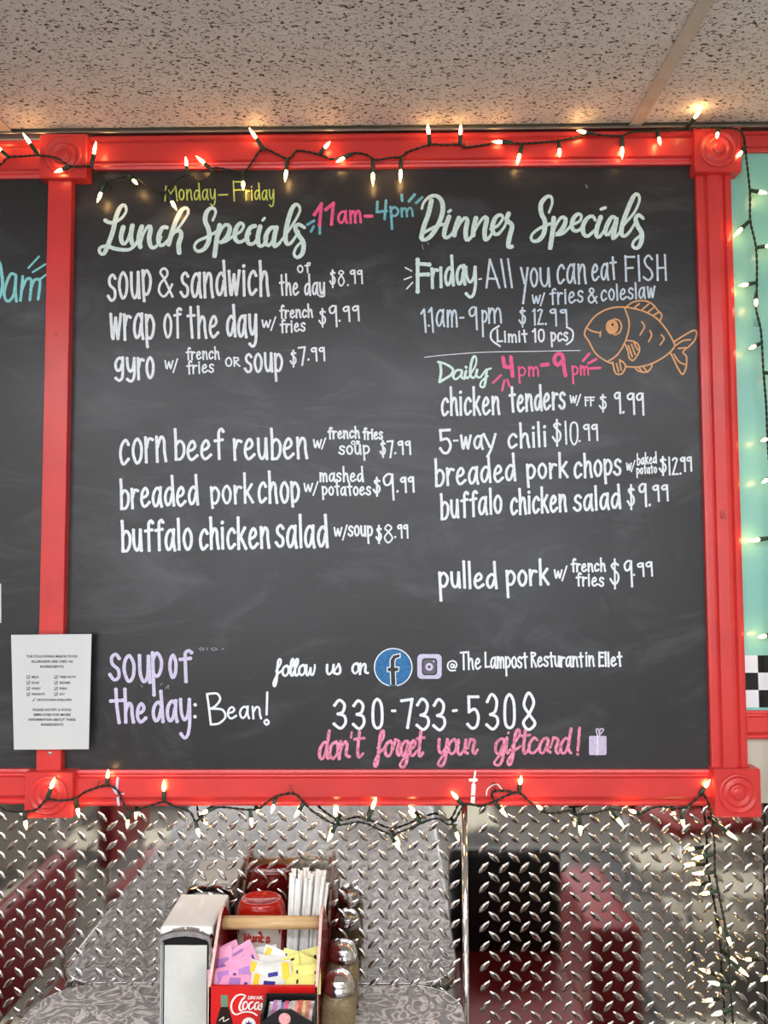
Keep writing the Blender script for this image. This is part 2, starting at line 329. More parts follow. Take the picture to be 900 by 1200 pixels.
G = {  # handwriting: (advance, strokes); y: 0 baseline, 1 x-height, 2 ascender, -1 descender
'a': (.75, [[(.62,.85),(.4,1),(.12,.75),(.05,.35),(.22,.02),(.45,.15),(.6,.6)], [(.66,1),(.65,.4),(.76,0)]]),
'b': (.66, [[(.03,2),(.07,1),(.1,0)], [(.08,.75),(.35,.98),(.64,.75),(.64,.3),(.4,0),(.1,.04)]]),
'c': (.64, [[(.62,.8),(.42,1),(.12,.75),(.06,.35),(.25,0),(.62,.2)]]),
'd': (.76, [[(.62,.8),(.4,.95),(.12,.72),(.05,.35),(.22,.02),(.45,.15),(.62,.6)], [(.6,2),(.65,1),(.76,0)]]),
'e': (.7, [[(.1,.48),(.4,.55),(.57,.75),(.38,1),(.12,.75),(.06,.3),(.3,0),(.7,.22)]]),
'f': (.56, [[(.62,1.75),(.5,2),(.32,1.75),(.3,1),(.34,0)], [(.05,.95),(.56,1.0)]]),
'g': (.68, [[(.62,.85),(.4,1),(.12,.75),(.06,.4),(.22,.1),(.45,.2),(.6,.6)], [(.64,1),(.64,0),(.58,-.7),(.35,-1),(.08,-.7)]]),
'h': (.7, [[(.03,2),(.07,1),(.1,0)], [(.1,.6),(.35,1),(.55,.85),(.6,.4),(.7,0)]]),
'i': (.18, [[(.06,1),(.1,0)], [(.05,1.5),(.07,1.56)]]),
'1i': (.18, [[(.06,1),(.1,0)]]),
'k': (.7, [[(.04,2),(.1,0)], [(.6,1.05),(.12,.45)], [(.24,.6),(.7,0)]]),
'l': (.16, [[(.02,2),(.1,0)]]),
'm': (.95, [[(.05,1),(.08,0)], [(.08,.6),(.25,1),(.42,.8),(.47,0)], [(.46,.6),(.66,1),(.84,.8),(.92,0)]]),
'n': (.7, [[(.03,1),(.09,0)], [(.1,.6),(.35,1),(.56,.85),(.6,.4),(.7,0)]]),
'o': (.66, [[(.35,1),(.1,.8),(.05,.4),(.3,0),(.58,.2),(.62,.7),(.35,1)]]),
'p': (.66, [[(.02,1),(.08,0),(.13,-1)], [(.06,.75),(.32,1),(.62,.7),(.58,.3),(.35,.05),(.1,.15)]]),
'P': (.66, [[(.02,1),(.08,.3),(.14,-.45)], [(.06,.75),(.32,1),(.62,.7),(.58,.3),(.35,.05),(.1,.15)]]),
'r': (.52, [[(.03,1),(.09,0)], [(.1,.6),(.28,.95),(.52,.9)]]),
's': (.58, [[(.55,.85),(.35,1),(.1,.85),(.15,.6),(.5,.4),(.52,.1),(.25,-.02),(0,.18)]]),
't': (.55, [[(.22,1.9),(.26,.8),(.36,0)], [(0,1.0),(.52,1.06)]]),
'u': (.66, [[(.03,1),(.08,.3),(.3,0),(.52,.25),(.57,1)], [(.58,1),(.66,0)]]),
'w': (.86, [[(.02,1),(.14,.1),(.22,.02),(.22,.02),(.42,.85),(.42,.85),(.58,.03),(.62,.03),(.62,.03),(.84,1)]]),
'x': (.6, [[(0,1),(.6,0)], [(.6,1),(0,0)]]),
'y': (.64, [[(.02,1),(.08,.4),(.28,.08),(.5,.35),(.6,1)], [(.6,1),(.62,0),(.5,-.8),(.28,-1),(.05,-.75)]]),
'Y': (.62, [[(.0,1),(.32,.15)], [(.62,1),(.4,0),(.2,-1)]]),
'A': (.75, [[(.36,2),(.02,0)], [(.36,2),(.76,0)], [(.12,.7),(.62,.72)]]),
'B': (.75, [[(.04,2),(.1,0)], [(0,1.95),(.45,1.98),(.62,1.55),(.45,1.15),(.12,1.05)], [(.12,1.05),(.6,.95),(.74,.5),(.5,.06),(.1,0)]]),
'D': (.75, [[(.04,2),(.08,0)], [(.02,1.95),(.6,1.5),(.7,.7),(.08,0)]]),
'E': (.6, [[(.04,2),(.06,0)], [(.04,1.95),(.55,1.95)], [(.05,1.05),(.5,1.05)], [(.06,.05),(.6,.05)]]),
'F': (.66, [[(.04,2),(.1,0)], [(.04,1.93),(.66,1.93)], [(.08,1.05),(.55,1.08)]]),
'H': (.68, [[(.04,2),(.08,0)], [(.58,2),(.66,0)], [(.06,1),(.62,1.02)]]),
'I': (.16, [[(.04,2),(.12,0)]]),
'L': (.6, [[(.04,2),(.08,.05),(.08,.05),(.6,.08)]]),
'M': (.8, [[(.03,0),(.08,2),(.08,2),(.4,.8),(.4,.8),(.7,2),(.7,2),(.8,0)]]),
'O': (.75, [[(.38,2),(.06,1.4),(.1,.4),(.4,0),(.7,.5),(.68,1.5),(.38,2)]]),
'R': (.7, [[(.04,2),(.08,0)], [(.02,1.93),(.5,1.9),(.56,1.4),(.1,1)], [(.12,1),(.7,0)]]),
'S': (.64, [[(.6,1.7),(.35,2),(.08,1.65),(.2,1.2),(.5,.85),(.62,.35),(.35,0),(.02,.25)]]),
'T': (.72, [[(0,1.93),(.72,2)], [(.35,1.97),(.4,0)]]),
'0': (.62, [[(.3,2),(.06,1.6),(.06,.4),(.32,0),(.58,.4),(.56,1.6),(.3,2)]]),
'1': (.3, [[(-.02,1.5),(.16,1.98),(.16,1.98),(.2,0)]]),
'2': (.62, [[(.03,1.6),(.25,2),(.52,1.7),(.42,1.1),(.04,.06),(.04,.06),(.62,.08)]]),
'3': (.64, [[(.03,1.65),(.28,2),(.56,1.7),(.48,1.2),(.22,1.05)], [(.22,1.05),(.56,.9),(.62,.4),(.35,0),(0,.32)]]),
'4': (.6, [[(.04,2),(.06,1.0),(.06,1.0),(.58,1.05)], [(.5,1.95),(.56,0)]]),
'5': (.64, [[(.58,1.95),(.06,1.95),(.06,1.95),(.08,1.15)], [(.08,1.15),(.4,1.3),(.6,.9),(.52,.2),(.25,0),(0,.3)]]),
'7': (.6, [[(0,1.9),(.6,2),(.6,2),(.34,0)]]),
'8': (.66, [[(.33,1.08),(.08,1.5),(.3,2),(.56,1.6),(.33,1.08),(.05,.5),(.3,0),(.62,.45),(.33,1.08)]]),
'9': (.58, [[(.52,1.9),(.3,2),(.04,1.65),(.14,1.15),(.4,1.25),(.52,1.85)], [(.53,1.95),(.56,.9),(.6,0)]]),
'$': (.6, [[(.5,1.45),(.3,1.65),(.08,1.4),(.2,1.05),(.5,.75),(.5,.4),(.25,.22),(0,.5)], [(.28,2),(.3,0)]]),
'&': (.76, [[(.74,.7),(.5,.2),(.28,0),(.05,.3),(.12,.75),(.45,1.3),(.48,1.75),(.3,2),(.12,1.65),(.34,1),(.76,0)]]),
'.': (.1, [[(.04,.06),(.06,.1)]]),
',': (.1, [[(.06,.1),(.02,-.1)]]),
'-': (.5, [[(.02,.95),(.46,1.0)]]),
'/': (.4, [[(.4,2.1),(.02,-.5)]]),
'(': (.3, [[(.3,2.1),(.04,1.4),(.04,.4),(.34,-.3)]]),
')': (.3, [[(.0,2.1),(.28,1.4),(.26,.3),(.0,-.3)]]),
':': (.1, [[(.05,1.0),(.06,1.04)], [(.05,.1),(.06,.14)]]),
"'": (.14, [[(.1,2),(.04,1.5)]]),
' ': (.4, []),
'@': (1.2, [[(.8,.9),(.55,1.1),(.4,.7),(.6,.4),(.85,.9),(.82,.45),(1.05,.5),(1.1,1.2),(.7,1.8),(.15,1.4),(.05,.5),(.4,-.1),(.95,0)]]),
# joined script forms
'sf': (.6, [[(.1,.5),(.45,1.3),(.42,1.9),(.28,1.9),(.2,1.2),(.2,-.4),(.08,-1),(-.06,-.7),(.2,.1),(.6,.5)]]),
'so': (.62, [[(.4,1),(.1,.8),(.05,.3),(.3,0),(.55,.3),(.5,.85),(.36,.95),(.7,.8)]]),
'sl': (.4, [[(-.05,.3),(.3,1.2),(.3,1.9),(.16,1.9),(.08,1),(.14,.2),(.3,0),(.5,.35)]]),
'sr': (.55, [[(.0,.4),(.12,1.05),(.12,1.05),(.42,.9),(.34,.3),(.5,0),(.68,.3)]]),
'su': (.7, [[(.03,1),(.06,.3),(.25,0),(.5,.4),(.55,1),(.55,1),(.56,.25),(.75,.1)]]),
'sg': (.66, [[(.6,.9),(.4,1),(.1,.7),(.12,.2),(.35,.05),(.58,.9),(.58,.9),(.6,-.4),(.4,-1),(.12,-.85),(.3,-.3),(.75,.3)]]),
'sy': (.66, [[(.02,1),(.08,.3),(.28,.05),(.5,.4),(.58,1),(.58,1),(.58,-.4),(.38,-1),(.12,-.85),(.3,-.3),(.75,.3)]]),
'ss': (.55, [[(-.1,.2),(.25,1.1),(.25,1.1),(.4,.6),(.4,.1),(.15,0)]]),
'st': (.45, [[(.18,1.9),(.18,.5),(.28,0),(.5,.25)], [(-.05,1.25),(.48,1.35)]]),
'sd': (.7, [[(.5,.9),(.3,1),(.06,.6),(.12,.1),(.35,.05),(.5,.6)], [(.55,2),(.52,.4),(.7,.05)]]),
'sa': (.7, [[(.52,.9),(.3,1),(.06,.6),(.12,.1),(.35,.1),(.52,.9),(.52,.9),(.52,.3),(.72,.1)]]),
'sc': (.6, [[(.5,.85),(.3,1),(.06,.6),(.12,.1),(.35,0),(.62,.3)]]),
'sn': (.75, [[(.04,1),(.08,0),(.08,0),(.15,.6),(.38,1),(.52,.8),(.54,.2),(.78,.1)]]),
'se': (.6, [[(.0,.3),(.4,.6),(.45,.9),(.28,1),(.08,.6),(.15,.1),(.35,0),(.62,.3)]]),
'si': (.3, [[(.06,1),(.08,.3),(.2,0),(.35,.25)], [(.1,1.5),(.11,1.56)]]),
'sw': (.9, [[(.02,1),(.08,.2),(.25,0),(.42,.7),(.42,.7),(.5,.1),(.68,.05),(.8,.6),(.78,1.0)]]),
}
rnd = random.Random(3)
def word(bm, text, x0, x1, yb, xh, w, d=0.0, yb2=None, asc=None, desc=None, gap=.26, ball=1.18, calli=0.0, slant=0.0, wob=.03):
    """letters of text fitted between x0 and x1 (pixels) on the baseline yb (left) to yb2 (right)"""
    gl = text if isinstance(text, list) else [('1i' if ch == 'ı' else ch) for ch in text]
    yb2 = yb if yb2 is None else yb2; asc = xh*1.5 if asc is None else asc; desc = xh*.4 if desc is None else desc
    tot = sum(G[g][0] for g in gl) + gap*(len(gl)-1); k = (x1-x0-w*.8)/tot; x = 0
    for g in gl:
        jy = rnd.uniform(-wob, wob)*xh; jx = rnd.uniform(-.02, .02)
        for st in G[g][1]:
            pts = []
            for (a, b) in st:
                hy = xh*b if 0 <= b <= 1 else (xh + (b-1)*(asc-xh) if b > 1 else b*desc)
                X = x0 + w*.4 + (x+a+jx)*k + slant*hy; t = (X-x0)/max(1, x1-x0)
                pts.append((X, yb + (yb2-yb)*t - hy + jy))
            ribbon(bm, pts, w, d, calli, ball)
        x += G[g][0] + gap
def lettering(parent, label, material, fn, d=0.0, name='lettering'):
    bm = NB(); fn(bm); fix_normals(bm)
    return obj(name, bm, material, parent, label=label)
def raw(bm, strokes, ox, oy, s, w, d=0.0, calli=0.0, ball=1.0):
    for st in strokes: ribbon(bm, [(ox+x/s, oy+y/s) for x, y in st], w, d, calli, ball)

# ------------------------------------------------------------------ room shell
XL, XR, YB = -2.6, 2.3, -4.7
CEZ = P(450, 155.5, 0).z
TT = P(300, 1153, 0).z           # table top height
bm = NB(); box(bm, XL, XR, YB, 0.1, -0.05, 0); struct('floor', bm, FLOOR)
bm = NB(); box(bm, XL, XR, 0.0, 0.1, 0, CEZ+.06); struct('wall_back', bm, WALLM)
bm = NB(); box(bm, XL-.1, XL, YB, 0.1, 0, CEZ+.06); struct('wall_left', bm, WALLM)
bm = NB(); box(bm, XR, XR+.1, YB, 0.1, 0, CEZ+.06); struct('wall_right', bm, WALLM)
bm = NB(); box(bm, XL, XR, YB-.1, YB, 0, CEZ+.06); struct('wall_front', bm, WALLM)
bm = NB(); box(bm, XL, XR, YB, 0, CEZ+.06, CEZ+.1)
ceil = struct('ceiling', bm, DARK)
gx0 = P(11, 158, 0.0).x; gxs = P(742, 151, 0.0).x - gx0; gy = 0.61
xs = [gx0+gxs*k for k in range(-2, 4)]
trof = {(1, 3), (2, 3), (3, 3), (0, 6), (2, 6)}
tile_me = None
xi = [XL] + [x for x in xs if XL < x < XR] + [XR]
for i, (xa, xb) in enumerate(zip(xi, xi[1:])):
    k = 0; y = -0.016
    while y > YB:
        yn = max(y-gy, YB)
        if not ((i, k) in trof):
            bm = NB(); g = .0
            box(bm, xa+g, xb-g, yn, y-.003, CEZ+.004+rnd.uniform(0, .001), CEZ+.02)
            obj('ceiling_tile', bm, CEIL, ceil)
        else:
            t = thing('ceiling_light', ['', 'recessed fluorescent ceiling panel over the left of the room', 'recessed fluorescent ceiling panel straight behind the camera', 'recessed fluorescent ceiling panel over the right of the room'][i] if k == 3 else ('far left recessed fluorescent panel near the rear wall' if i == 0 else 'central recessed fluorescent panel near the rear wall'), 'ceiling light', ((xa+xb)/2, (y+yn)/2, CEZ), 'recessed fluorescent ceiling panels')
            bm = NB(); box(bm, xa+.03, xb-.03, yn+.03, y-.03, CEZ+.006, CEZ+.012); obj('diffuser', bm, TROF, t)
            bm = NB()
            for a in ((xa+.012, xa+.03, yn+.012, y-.012), (xb-.03, xb-.012, yn+.012, y-.012), (xa+.03, xb-.03, yn+.012, yn+.03), (xa+.03, xb-.03, y-.03, y-.012)):
                box(bm, a[0], a[1], a[2], a[3], CEZ+.003, CEZ+.014)
            obj('light_frame', bm, WHITEP, t)
        k += 1; y = yn
    if i:
        bm = NB(); box(bm, xa-.012, xa+.012, YB, -.001, CEZ, CEZ+.004); obj('grid_strip', bm, GRID, ceil)
ys = -0.016
while ys - gy > YB:
    ys -= gy
    bm = NB(); box(bm, XL, XR, ys-.012, ys+.012, CEZ+.0005, CEZ+.0035); obj('grid_strip', bm, GRID, ceil)
bm = NB(); box(bm, XL, XR, -.02, 0, CEZ-.006, CEZ-.002, .001, 1); struct('trim_1', bm, ALU)
for nm, x0, x1, y0, y1 in (('baseboard_left', XL, XL+.012, YB, 0), ('baseboard_right', XR-.012, XR, YB, 0), ('baseboard_front', XL, XR, YB, YB+.012)):
    bm = NB(); box(bm, x0, x1, y0, y1, 0, .1); struct(nm, bm, BLACKV)

# ------------------------------------------------------------------ diamond plate panels on the wall below the boards
PT = P(450, 941, 0).z
seam = P(545, 1050, 0).x
def tread(bm, cx, cz, ang, Ls=.0295, ws=.0112, h=.0021):
    ca, sa = math.cos(ang), math.sin(ang); n = 6; rows = []
    for j, (sc, hh, lx) in enumerate(((1, 0, 1), (.82, .62, .88), (.42, 1, .66))):
        row = []
        for i in range(2*n):
            t = i/n; s = 1 if t < 1 else -1; u = (t if t < 1 else 2-t)*2-1
            X = u*Ls/2*lx; Z = s*ws/2*(1-u*u)*sc
            row.append(bm.verts.new((cx+X*ca-Z*sa, -.002-h*hh, cz+X*sa+Z*ca)))
        rows.append(row)
    m_ = 2*n
    for A, B in zip(rows, rows[1:]):
        for i in range(m_): bm.faces.new((A[i], B[i], B[(i+1) % m_], A[(i+1) % m_]))
    bm.faces.new(B[::-1])
def plate(x0, x1, ax, az, label, a1, a2):
    t = thing('diamond_plate_panel', label, 'wall panel', ((x0+x1)/2, 0, .1))
    bm = NB(); box(bm, x0+.001, x1-.001, -.002, -.0004, .1, PT); obj('metal_sheet', bm, METAL, t)
    bm = NB(); sx, sz = .0382, .0362
    i0 = int((x0-ax)/sx)-1; i1 = int((x1-ax)/sx)+1; j0 = int((.42-az)/sz)-1; j1 = int((PT-az)/sz)+1
    for i in range(i0, i1+1):
        for j in range(j0, j1+1):
            for ox, oz, an in ((0, 0, a1), (.5, .5, a2)):
                X = ax+(i+ox)*sx; Z = az+(j+oz)*sz
                if x0+.014 < X < x1-.014 and .42 < Z < PT-.01: tread(bm, X, Z, an)
    for f in bm.faces: f.smooth = True
    bmesh.ops.recalc_face_normals(bm, faces=bm.faces); bm.normal_update()
    if sum(f.normal.y*f.calc_area() for f in bm.faces) > 0: bmesh.ops.reverse_faces(bm, faces=bm.faces)
    o = obj('tread_relief', bm, METAL, t); o['kind'] = 'stuff'
a = P(72.2, 1024.4); plate(XL+.01, seam-.004, a.x, a.z, 'shiny diamond plate panel behind the table, left of the chrome seam strip', -math.radians(50), math.radians(42))
a = P(579.6, 1097); plate(seam+.004, XR-.01, a.x, a.z, 'shiny diamond plate panel right of the chrome seam strip', -math.radians(40), math.radians(48))
bm = NB(); tube(bm, [(seam, -.002, .1), (seam, -.002, PT)], .0058, 12); struct('trim_2', bm, CHROME, smooth=True)

# ------------------------------------------------------------------ chalkboards
XB = P(50, 500).x; X2 = P(842, 500).x
ZT, ZB = P(450, 172).z, P(450, 925).z
main = thing('chalkboard', 'large centre chalkboard lettered with lunch and dinner specials inside the red frame', 'chalkboard', (0, -.001, ZB))
bm = NB(); box(bm, XB+.03, X2-.005, -.006, -.0005, ZB, ZT); obj('writing_surface', bm, BOARD, main)
BD = .006
leftb = thing('chalkboard', 'dark chalkboard at the left edge, cut off after aqua letters am', 'chalkboard', (XB-.6, -.001, ZB))
bm = NB(); box(bm, XB-1.2, XB+.025, -.006, -.0005, ZB, ZT); obj('writing_surface', bm, BOARD, leftb)

def prof_rail(bm, x0, x1, zc, h, flip=1, t=.02):
    """moulded rail: profile across its height"""
    pf = [(-.5, 0), (-.5, .70), (-.44, .78), (-.40, .78), (-.36, .62), (-.32, .66), (-.28, .95), (.22, 1), (.30, .8), (.34, .62), (.38, .78), (.44, .8), (.5, .7), (.5, 0)]
    A = [bm.verts.new((x0, -t*q, zc+flip*p*h)) for p, q in pf]; B = [bm.verts.new((x1, -t*q, zc+flip*p*h)) for p, q in pf]
    for i in range(len(pf)-1): bm.faces.new((A[i], A[i+1], B[i+1], B[i]))
    bm.faces.new(A); bm.faces.new(B[::-1]); bmesh.ops.recalc_face_normals(bm, faces=bm.faces)
def prof_post(bm, z0, z1, xc, w, t=.02):
    pf = [(-.5, 0), (-.5, .7), (-.42, .76), (-.30, .78), (-.27, .62), (-.24, .68), (-.2, .95), (.1, 1), (.2, .95), (.24, .66), (.28, .6), (.32, .8), (.42, .78), (.5, .7), (.5, 0)]
    A = [bm.verts.new((xc+p*w, -t*q, z0)) for p, q in pf]; B = [bm.verts.new((xc+p*w, -t*q, z1)) for p, q in pf]
    for i in range(len(pf)-1): bm.faces.new((A[i], A[i+1], B[i+1], B[i]))
    bm.faces.new(A); bm.faces.new(B[::-1]); bmesh.ops.recalc_face_normals(bm, faces=bm.faces)

BT = .034
fr = thing('moulded_frame', 'glossy red moulded wooden frame with rosette corner blocks around the centre chalkboard', 'frame', (0, 0, ZB))
zt1, zt0 = P(450, 155, .018).z, P(450, 194.5, .018).z
zb1, zb0 = P(450, 903, .018).z, P(450, 945, .018).z
bw = .092
FW, FH = 1.40*(1.4895-BT)/1.4895, 1.3439*(1.4895-BT)/1.4895
fzc = CZ+.17115*(1.4895-BT)/1.4895
def corner_block(px0, px1, py0, py1):
    a = P(px0, py0, BT); b = P(px1, py1, BT); x0, x1, z1, z0 = a.x, b.x, a.z, b.z
    z1 = min(z1, CEZ-.0075)
    bm = NB(); box(bm, x0, x1, -BT, 0, z0, z1, .0015, 1)
    o = obj('corner_block', bm, RED, fr)
    cx, cz = (x0+x1)/2, (z0+z1)/2
    bm = NB(); pr = [(.037, 0), (.036, .0035), (.033, .0045), (.030, .0035), (.029, .001), (.026, .0012), (.024, .004), (.0205, .005), (.0175, .0035), (.016, .001), (.013, .0012), (.0115, .004), (.009, .0062), (.005, .0055), (0, .007)]
    lathe(bm, pr, (0, 0, 0), 36)
    M_ = Matrix.Translation((cx, -BT, cz)) @ Matrix.Rotation(PI/2, 4, 'X')
    bmesh.ops.transform(bm, matrix=M_, verts=bm.verts)
    obj('rosette', bm, RED, o, smooth=True)
    return x0, x1, z0, z1
TL = corner_block(46.7, 101, 157, 208)
TR = corner_block(813.5, 869.5, 148.7, 201)
BL = corner_block(29, 84.5, 905, 959)
BR = corner_block(837, 893, 901.5, 958)
bm = NB(); prof_rail(bm, TL[1], TR[0], (zt0+min(zt1, CEZ-.0085))/2, min(zt1, CEZ-.0085)-zt0); obj('frame_rail', bm, RED, fr)
bm = NB(); prof_rail(bm, BL[1], BR[0], (zb0+zb1)/2, zb1-zb0, -1); bottom_rail = obj('frame_rail', bm, RED, fr)
# left post: plain square board, right post: moulded
pl0, pl1 = P(51.5, 450, .024).x, P(79.5, 450, .024).x
bm = NB(); box(bm, pl0, pl1, -.024, 0, BL[3], TL[2], .001, 1)
post = obj('frame_post', bm, RED, fr, label='plain flat left frame post')
for py in (391, 883):
    c = P(65 if py < 500 else 58.5, py, .024); bm = NB(); lathe(bm, [(.0038, 0), (.0036, .001), (.0015, .0014), (.0012, .0006), (0, .0006)], (0, 0, 0), 12)
    bmesh.ops.transform(bm, matrix=Matrix.Translation(c) @ Matrix.Rotation(PI/2, 4, 'X'), verts=bm.verts)
    obj('screw', bm, RED if py < 500 else ALU, post)
pr0, pr1 = P(823, 500, .014).x, P(864.5, 500, .014).x
bm = NB(); prof_post(bm, BR[3], TR[2], (pr0+pr1)/2, pr1-pr0, .022); obj('frame_post', bm, RED, fr, label='moulded right frame post')
# smears of marker left on the bottom rail
bm = NB(); ribbon(bm, [(138, 912), (137, 925), (139, 943)], 3, .0195); ribbon(bm, [(133, 923), (139, 932), (144, 931)], 4, .0195); fix_normals(bm)
obj('marker_smear', bm, T_LAV, bottom_rail, label='lavender marker smear')
bm = NB(); ribbon(bm, [(557, 904), (555, 918)], 2.5, .0195); ribbon(bm, [(551, 914), (558, 914)], 4, .0195); ribbon(bm, [(555, 920), (554, 941)], 5, .0195); ribbon(bm, [(570, 932), (572, 924), (582, 919), (588, 925)], 1.4, .0195); fix_normals(bm)
obj('marker_smear', bm, WHITEP, bottom_rail, label='white marker smear')

# neighbours' rails
lf = thing('moulded_frame', 'red moulded frame rails around the chalkboard cut off at the left edge', 'frame', (XB-.6, 0, ZB))
za, zb = P(10, 162, .018).z, P(10, 207, .018).z
bm = NB(); prof_rail(bm, XB-1.2, TL[0], (za+zb)/2, za-zb, 1, .016); obj('frame_rail', bm, RED, lf)
za, zb = P(10, 902, .018).z, P(10, 943, .018).z
bm = NB(); prof_rail(bm, XB-1.2, BL[0], (za+zb)/2, za-zb, -1); obj('frame_rail', bm, RED, lf)

tp = thing('teal_wall_panel', 'teal painted panel with black and white checked band right of the red frame', 'wall panel', (X2+.4, 0, ZB))
zt_, z5 = P(885, 164, .004).z, P(885, 768, .004).z
tz0 = P(885, 840, .004).z
bm = NB(); box(bm, X2+.001, X2+.9, -.004, 0, tz0, CEZ-.02); obj('painted_surface', bm, TEAL, tp)
BW = [mat('white_check', (226, 226, 230), .3), mat('black_check', (14, 14, 16), .25)]
cx0 = P(888.3, 790, .005).x; cs = (P(888.3, 790, .005).z - P(888.3, 810.3, .005).z)
for r in range(3):
    for k in range(-2, 22):
        x0 = cx0+k*cs; x1 = x0+cs; x0 = max(x0, X2+.002)
        if x1 <= x0: continue
        bm = NB(); box(bm, x0, x1, -.0052, -.004, z5-(r+1)*cs, z5-r*cs); obj('check_square', bm, BW[(k+r+1) % 2], tp)
za, zb = P(885, 153, .012).z, P(885, 177.5, .012).z
bm = NB(); prof_rail(bm, TR[1]-.004, X2+.9, (za+zb)/2, za-zb, 1, .014); obj('frame_rail', bm, RED, tp)
za, zb = P(885, 833, .012).z, P(885, 866, .012).z
bm = NB(); prof_rail(bm, pr1, X2+.9, (za+zb)/2, za-zb, -1, .018); obj('frame_rail', bm, RED, tp)

# ------------------------------------------------------------------ writing on the main board
def let(label, m, *items):
    def fn(bm):
        for it in items: it(bm)
    return lettering(main, label, m, fn)
def w_(*a, **k): return lambda bm: word(bm, *a, d=BD, **k)
def r_s(strokes, ox, oy, s, w, **k): return lambda bm: raw(bm, strokes, ox, oy, s, w, d=BD, **k)

let('thin lime lettering reading Monday - Friday', T_LIME,
    w_('M', 192, 208, 235, 10, 1.6, asc=17), w_('onday', 209, 253, 234.5, 12, 1.6, asc=20, desc=7, yb2=234), w_('-', 255, 268, 238, 10, 1.8),
    w_('F', 272, 285, 235, 12, 1.6, asc=23), w_('riday', 287, 321.5, 234, 11.5, 1.6, asc=19, desc=8))
LUNCH = [[(105,262),(135,275),(185,255),(215,215),(208,182),(185,192),(162,245),(145,320),(122,385),(98,438),(76,432),(76,408),(110,398),(160,412),(215,418),(250,405),(290,350),(296,300)],
 [(200,298),(188,350),(198,385),(220,372),(245,292)], [(248,290),(240,350),(256,398),(280,360)],
 [(298,295),(282,350),(290,402)], [(290,390),(310,325),(335,292),(345,305),(336,360),(350,405),(378,395),(400,350)],
 [(430,300),(408,300),(388,340),(388,385),(410,392),(450,350)],
 [(450,350),(500,290),(542,225),(535,198),(510,205),(480,260),(455,330),(440,388)], [(445,370),(470,325),(500,318),(505,345),(492,390),(495,432)],
 [(672,262),(688,215),(668,196),(640,218),(632,265),(650,310),(652,365),(628,412),(592,425),(575,402),(592,372),(640,350),(695,320)],
 [(708,288),(695,350),(680,460),(690,400),(708,330),(738,285),(762,298),(752,340),(722,375),(705,378),(740,372),(785,340)],
 [(785,340),(820,320),(835,290),(818,276),(795,305),(788,350),(805,375),(835,368),(868,330)],
 [(895,292),(870,300),(852,345),(862,385),(890,382),(912,345)]]
SP2 = [[(22,295),(10,350),(15,392),(35,395),(60,355)], [(35,262),(45,250)], [(105,302),(78,302),(52,345),(55,390),(80,385),(105,310)], [(108,300),(95,360),(98,400),(125,380)],
 [(125,380),(190,290),(232,210),(215,178),(190,200),(165,280),(155,350),(165,388),(190,375),(225,320)],
 [(255,300),(225,283),(207,300),(225,340),(250,380),(245,435),(218,458),(200,440),(212,405),(240,375)]]
let('mint script heading reading Lunch Specials', T_MINT, r_s(LUNCH, 100, 200, 4.5, 4.3, calli=.32), r_s(SP2, 300, 200, 4.5, 4.3, calli=.32))
DIN = [[(65,155),(75,122),(110,90),(150,92),(174,130),(170,190),(140,260),(100,310),(65,320),(60,295),(100,268),(150,245),(178,238)], [(115,112),(100,180),(75,250),(62,308)],
 [(208,198),(190,250),(182,298),(198,308),(225,285),(245,240)], [(205,172),(216,164)],
 [(260,205),(242,255),(236,295)], [(236,292),(262,240),(288,206),(305,215),(296,270),(300,320),(322,308),(348,250)],
 [(350,205),(338,255),(335,295)], [(335,292),(358,245),(388,205),(408,205),(396,270),(400,320),(425,300),(445,260)],
 [(428,262),(465,245),(492,205),(480,188),(455,200),(437,245),(442,282),(465,290),(500,250),(518,200)],
 [(522,182),(512,215),(535,235),(540,255),(528,300),(520,355),(540,355)]]
DS = [[(105,175),(122,125),(115,92),(90,95),(63,130),(65,180),(84,225),(76,290),(45,325),(15,322),(14,295),(50,262),(110,235)],
 [(130,205),(125,270),(110,372),(122,300),(138,250),(168,203),(192,208),(185,245),(155,285),(140,292),(180,285),(225,240)],
 [(225,240),(265,222),(276,195),(260,183),(235,205),(225,250),(240,272),(265,268),(290,240)],
 [(348,215),(335,195),(308,205),(285,245),(288,288),(310,300),(345,270)], [(378,200),(360,250),(355,298),(372,303),(400,265)], [(380,158),(402,150)],
 [(458,208),(438,198),(412,240),(402,282),(418,292),(445,245),(462,205),(450,270),(442,312),(470,290),(500,240)],
 [(500,240),(555,175),(582,112),(574,80),(553,88),(520,160),(492,240),(487,288),(502,300),(528,280),(560,230)],
 [(602,207),(578,188),(562,208),(572,245),(594,285),(590,335),(570,364),(547,355),(552,328),(585,298)]]
let('mint script heading reading Dinner Specials', T_MINT, r_s(DIN, 480, 210, 4.5, 4.3, calli=.32), r_s(DS, 620, 210, 4.5, 4.3, calli=.32))
let('pink lettering reading 11am -', T_PINK, r_s([[(308,232),(345,175),(345,175),(335,288)], [(368,205),(408,172),(408,172),(398,282)]], 300, 200, 4.5, 3.8, ball=1.2),
    w_('am', 394.5, 424.5, 262, 13.5, 3, yb2=260), r_s([[(575,240),(612,240)]], 300, 200, 4.5, 3.8))
let('blue lettering reading 4pm with rays', T_CYAN, r_s([[(640,165),(638,218),(638,218),(690,212)], [(686,158),(678,256)], [(768,128),(771,160)], [(806,162),(836,126)], [(845,170),(876,141)], [(270,285),(306,264)], [(290,321),(304,294)], [(336,331),(336,300)]], 300, 200, 4.5, 3.2),
    w_('p', 456, 468, 254, 11, 3, desc=14), w_('m', 469, 485.5, 253.5, 9.5, 2.6, yb2=252.5))
WM = 3.35
